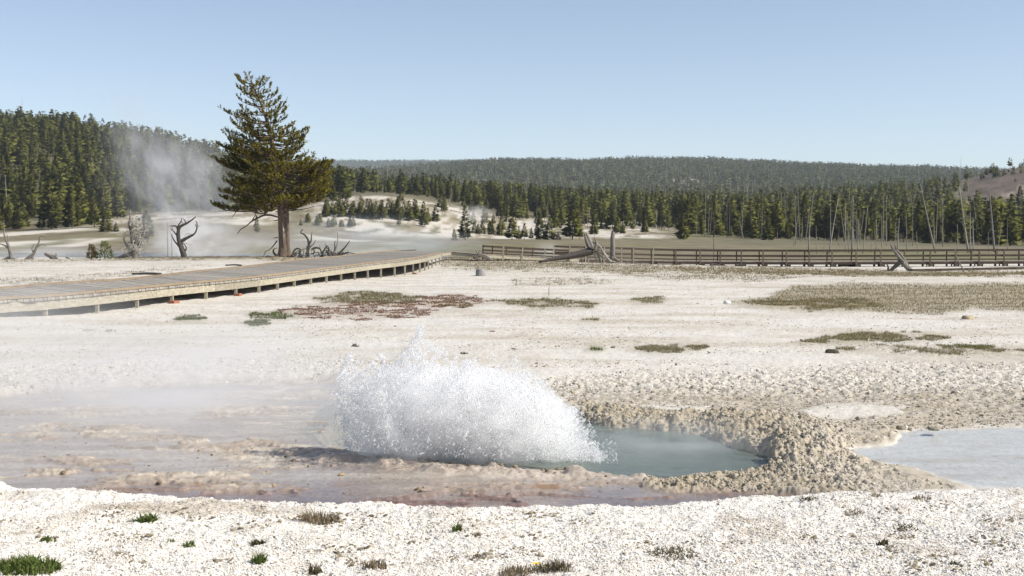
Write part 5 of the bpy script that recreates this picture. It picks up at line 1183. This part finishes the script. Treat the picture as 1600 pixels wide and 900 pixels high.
for pts, n, sd, sz in (([(545, 700), (536, 655), (533, 620), (534, 592), (541, 568), (550, 552)], 420, 3.2, .0065), ([(634, 575), (641, 552), (648, 536), (655, 522), (658, 514)], 300, 4, .0062), ([(600, 600), (615, 575), (632, 552)], 220, 6, .005), ([(560, 640), (548, 612), (545, 590), (552, 570)], 200, 5, .005), ([(655, 530), (675, 545), (690, 552)], 160, 5, .005), ([(890, 640), (905, 656), (918, 680), (928, 705)], 200, 6, .005), ([(800, 565), (830, 588), (855, 602)], 160, 5, .0045)):
    P = np.array(smooth_path([np.array((*p, 0.)) for p in pts], 8)); i = rs.integers(0, len(P), n); PU.append(P[i, 0] + rs.normal(0, sd, n)); PV.append(P[i, 1] + rs.normal(0, sd, n)); PY.append(YC + rs.normal(0, .06, n)); PS.append(np.exp(rs.normal(math.log(sz), .5, n))); PD.append(np.zeros((n, 2)))
n = 3600; u = rs.uniform(545, 965, n); PU.append(u); PV.append(np.interp(u, [540, 740, 960], [703, 718, 725]) - np.abs(rs.normal(0, 17, n))); PY.append(YC + rs.normal(0, .3, n)); PS.append(np.exp(rs.normal(math.log(.0032), .5, n))); PD.append(np.zeros((n, 2)))
n = 600; u = rs.normal(0, 1, n); PU.append(np.concatenate([rs.normal(915, 32, 250), rs.normal(650, 60, 350)])); PV.append(np.concatenate([rs.normal(665, 32, 250), rs.normal(556, 20, 350)])); PY.append(YC + rs.normal(0, .2, n)); PS.append(np.exp(rs.normal(math.log(.0034), .5, n))); PD.append(np.zeros((n, 2)))
n = 130; PU.append(np.concatenate([rs.uniform(462, 545, 45), rs.uniform(925, 1000, 60), rs.uniform(600, 760, 25)])); PV.append(np.concatenate([rs.uniform(590, 700, 45), rs.uniform(640, 722, 60), rs.uniform(505, 550, 25)])); PY.append(YC + rs.normal(0, .1, n)); PS.append(np.full(n, .0042)); PD.append(np.zeros((n, 2)))
PU, PV, PY, PS, PD = [np.concatenate(x) for x in (PU, PV, PY, PS, PD)]
k = PV < np.interp(PU, [500, 740, 940], [706, 722, 728]); PU, PV, PY, PS, PD = PU[k], PV[k], PY[k], PS[k], PD[k]
a, b = (PU - 800) / F, (450 - PV) / F; dy = cp + sp * b; t = PY / dy; C3 = np.stack([a * t, PY, EYE + (-sp + cp * b) * t], 1)
C3 = C3[C3[:, 2] > -.13] if False else C3; C3[:, 2] = np.maximum(C3[:, 2], -.09)
OCT = np.array([(1, 0, 0), (-1, 0, 0), (0, 1, 0), (0, -1, 0), (0, 0, 1.25), (0, 0, -1.25)]); OCF = np.array([(0, 2, 4), (2, 1, 4), (1, 3, 4), (3, 0, 4), (2, 0, 5), (1, 2, 5), (3, 1, 5), (0, 3, 5)])
n = len(C3); Q = OCT[None] * rs.uniform(.7, 1.4, (n, 6, 1)) * PS[:, None, None]; dv = np.stack([PD[:, 0], rs.normal(0, 12, n), -PD[:, 1]], 1) + rs.normal(0, 8, (n, 3)); dv = unit(dv)
Q = Q + dv[:, None] * ((Q * dv[:, None]).sum(-1, keepdims=True) * (rs.random((n, 1, 1)) ** 3 * 3.5)); V = (Q + C3[:, None]).reshape(-1, 3); Fc = (OCF[None] + np.arange(n)[:, None, None] * 6).reshape(-1, 3)
sp0 = at(740, 716, -.1); sp0 = Vector((sp0.x, YC, -.1)); splash = empty('water_splash', sp0); tag(splash, 'white burst of boiling water leaping out of the pool', 'water splash')
o = link('droplets', mesh_np('droplets', V - np.array(sp0), Fc, M_drop, None, True), splash); o['kind'] = 'stuff'
# short runs of hanging drops before the rim
n = 60; u = np.concatenate([rs.uniform(640, 665, 25), rs.uniform(735, 755, 20), rs.uniform(540, 560, 15)])

# ------------------------------------------------------------------ steam, spray mist and far haze
def steam_mat(name, dens, nscale, lo, hi, edge=1.6, col=(1, 1, 1), aniso=.25, stretch=(1, 1, 1), detail=5.0):
    m, nt, out = new_mat(name); v = N(nt, 'ShaderNodeVolumePrincipled'); v.inputs['Color'].default_value = (*col, 1); v.inputs['Anisotropy'].default_value = aniso; v.inputs['Density Attribute'].default_value = ''
    tc = N(nt, 'ShaderNodeTexCoord'); ln = N(nt, 'ShaderNodeVectorMath', operation='LENGTH'); L(nt, tc.outputs['Object'], ln.inputs[0])
    fall = math_n(nt, 'POWER', math_n(nt, 'MAXIMUM', math_n(nt, 'SUBTRACT', 1.0, ln.outputs['Value']), 0.0), edge)
    mp = N(nt, 'ShaderNodeMapping'); mp.inputs['Scale'].default_value = stretch; L(nt, tc.outputs['Object'], mp.inputs[0])
    no = N(nt, 'ShaderNodeTexNoise', Scale=nscale, Detail=detail, Roughness=.6, Distortion=.4); L(nt, mp.outputs[0], no.inputs['Vector'])
    mr = N(nt, 'ShaderNodeMapRange'); mr.inputs['From Min'].default_value = lo; mr.inputs['From Max'].default_value = hi; L(nt, no.outputs['Fac'], mr.inputs['Value'])
    L(nt, math_n(nt, 'MULTIPLY', math_n(nt, 'MULTIPLY', fall, mr.outputs[0]), dens), v.inputs['Density'])
    L(nt, v.outputs[0], out.inputs['Volume']); return m
import bmesh
def cloud(name, cen, rad, rot, mat, label=None, parent=None, cat='steam'):
    bm = bmesh.new(); bmesh.ops.create_icosphere(bm, subdivisions=3, radius=1.03); me = bpy.data.meshes.new(name); bm.to_mesh(me); bm.free(); me.materials.append(mat)
    o = link(name, me, parent); o.location = Vector(cen) - (parent.location if parent else Vector((0, 0, 0))); o.scale = rad; o.rotation_euler = rot
    if label: tag(o, label, cat, kind='stuff')
    return o
cloud('steam', atd(292, 372, 132), (6.5, 8, 5.0), (0, 0, 0), steam_mat('steam_vent', .55, 2.6, .42, .68), 'dense white steam rising behind the twisted dead tree')
cloud('steam', atd(250, 285, 140), (5.0, 6, 9.5), (0, R(-22), 0), steam_mat('steam_column', .38, 3.0, .44, .66, 1.3, stretch=(1.2, 1.2, 1.0)), 'rising steam column drifting over the left hillside forest')
cloud('steam', atd(200, 190, 148), (5.5, 5, 7.0), (0, R(-35), 0), steam_mat('steam_wisp', .15, 2.4, .42, .72, 1.2), 'faint top of the steam column fading into the sky')
cloud('steam', atd(318, 285, 141), (4.5, 6, 8.5), (0, R(-30), 0), steam_mat('steam_column', .30, 2.8, .40, .68, 1.3, stretch=(1.2, 1.2, 1.0)), 'second fainter steam column just left of the tall pine')
cloud('steam', atd(255, 262, 152), (11, 6, 8), (0, R(-20), 0), steam_mat('steam_veil', .085, 3.6, .40, .66, 1.1), 'broad thin steam veil before the left hillside forest')
cloud('steam', atd(365, 388, 134), (12, 8, 3.6), (0, 0, 0), steam_mat('steam_bank', .24, 3.0, .42, .70, 1.4), 'low steam bank behind the foot of the tall pine')
cloud('steam', atd(60, 400, 104), (14, 6, 1.5), (0, 0, 0), steam_mat('steam_low', .30, 2.4, .40, .70, 1.3), 'thin low steam drifting along the far left bank')
cloud('steam', atd(560, 374, 140), (13, 8, 3.4), (0, 0, 0), steam_mat('steam_river', .22, 2.8, .36, .70, 1.4, (.93, .97, 1)), 'bluish steam over the river right of the tall pine')
cloud('steam', atd(668, 384, 142), (9, 6, 2.2), (0, 0, 0), steam_mat('steam_river', .24, 2.0, .36, .70, 1.4, (.93, .97, 1)), 'bluish steam above the boardwalk bend')
cloud('steam', atd(742, 334, 372), (7, 5, 3.6), (0, 0, 0), steam_mat('steam_terrace', .30, 1.8, .36, .66, 1.4), 'small puff of steam among pines on the white terrace')
cloud('steam', atd(856, 394, 112), (2.0, 2, 1.3), (0, 0, 0), steam_mat('steam_rail', .5, 1.5, .3, .66, 1.4), 'little steam puff in the gap of the railing')
cloud('steam', Vector((-4.3, 15.2, .25)), (3.6, 4.6, .95), (0, 0, R(10)), steam_mat('steam_pool', .75, 2.2, .30, .68, 1.2), 'pale steam drifting left from the splash over the pool shelf')
cloud('steam', Vector((-8.3, 17.5, .45)), (3.6, 4.5, 1.1), (0, 0, 0), steam_mat('steam_pool_edge', .28, 2.2, .30, .72, 1.2), 'thin steam at the left edge above the far pool bank')
cloud('steam', Vector((-11.5, 28.5, .45)), (3.6, 3.5, .9), (0, 0, 0), steam_mat('steam_walk', .22, 2.2, .34, .72, 1.2), 'thin steam creeping under the near end of the boardwalk')
cloud('steam', at(1060, 690, .0), (1.6, 1.2, .32), (0, 0, 0), steam_mat('steam_teal', 1.3, 2.4, .36, .72, 1.3), 'light steam over the teal water right of the splash')
c = atd(768, 662, YC)
cloud('spray_mist', c, (1.02, .5, .58), (0, R(14), 0), steam_mat('spray_core', 46.0, 5.0, .38, .62, 1.0, (1, 1, 1), .0, detail=6.0), None, splash)
cloud('spray_mist', atd(650, 655, YC), (.75, .45, .62), (0, 0, 0), steam_mat('spray_side', 38, 3.2, .34, .68, 1.0, (1, 1, 1), .0, detail=6.0), None, splash)
for ch in splash.children: ch['kind'] = 'stuff'

m, nt, out = new_mat('air_haze'); v = N(nt, 'ShaderNodeVolumePrincipled'); v.inputs['Color'].default_value = (.80, .88, 1, 1); v.inputs['Density'].default_value = HAZE; v.inputs['Anisotropy'].default_value = .0; L(nt, v.outputs[0], out.inputs['Volume'])
zlo = float(GZ.min()) - 1.0; zhi = max(float(GZ.max()), 60) + 40
xx = float(np.abs(GX).max()) + 50; yy = float(GY.max()) + 50
mb = MB(); k = [(-xx, -60), (xx, -60), (xx, yy), (-xx, yy)]; mb.hexa([(x, y, zlo) for x, y in k], [(x, y, zhi) for x, y in k])
o = mb.build('haze', m); tag(o, 'thin bluish air over the whole valley', 'haze', kind='stuff')

# ------------------------------------------------------------------ light
w = bpy.data.worlds.new('World'); scene.world = w; w.use_nodes = True; nt = w.node_tree
for n in list(nt.nodes): nt.nodes.remove(n)
out = nt.nodes.new('ShaderNodeOutputWorld'); bg = N(nt, 'ShaderNodeBackground', Strength=SKY); sk = N(nt, 'ShaderNodeTexSky', sky_type='NISHITA', sun_disc=False)
SUN_EL, SUN_AZ = R(43), R(103)                   # azimuth clockwise from the view direction (+Y)
sk.sun_elevation = SUN_EL; sk.sun_rotation = SUN_AZ; sk.altitude = 2200; sk.air_density = AIR; sk.dust_density = DUST; sk.ozone_density = OZONE
hs = N(nt, 'ShaderNodeHueSaturation', Saturation=.86, Value=SKYV); L(nt, sk.outputs[0], hs.inputs['Color']); L(nt, hs.outputs[0], bg.inputs[0]); L(nt, bg.outputs[0], out.inputs[0])
sl = bpy.data.lights.new('sun', 'SUN'); sl.energy = SUNE; sl.angle = R(.53); sl.color = SUNC; so = bpy.data.objects.new('sun', sl); COL.objects.link(so)
dirv = Vector((math.cos(SUN_EL) * math.sin(SUN_AZ), math.cos(SUN_EL) * math.cos(SUN_AZ), math.sin(SUN_EL))); so.rotation_euler = dirv.to_track_quat('Z', 'Y').to_euler(); so.location = dirv * 60
vs_ = scene.view_settings; vs_.view_transform = 'Standard'; vs_.look = 'None'; vs_.exposure = EXPO; vs_.gamma = 1.0; vs_.use_curve_mapping = False
scene.display_settings.display_device = 'sRGB'
cy = scene.cycles; cy.use_denoising = True
try: cy.denoiser = 'OPENIMAGEDENOISE'; cy.denoising_input_passes = 'RGB_ALBEDO_NORMAL'
except Exception: pass
cy.max_bounces = 24; cy.diffuse_bounces = 14; cy.glossy_bounces = 3; cy.transmission_bounces = 14; cy.volume_bounces = 12; cy.transparent_max_bounces = 128
cy.volume_step_rate = 1.5; cy.volume_max_steps = 128; cy.sample_clamp_indirect = 6
cy.use_adaptive_sampling = False
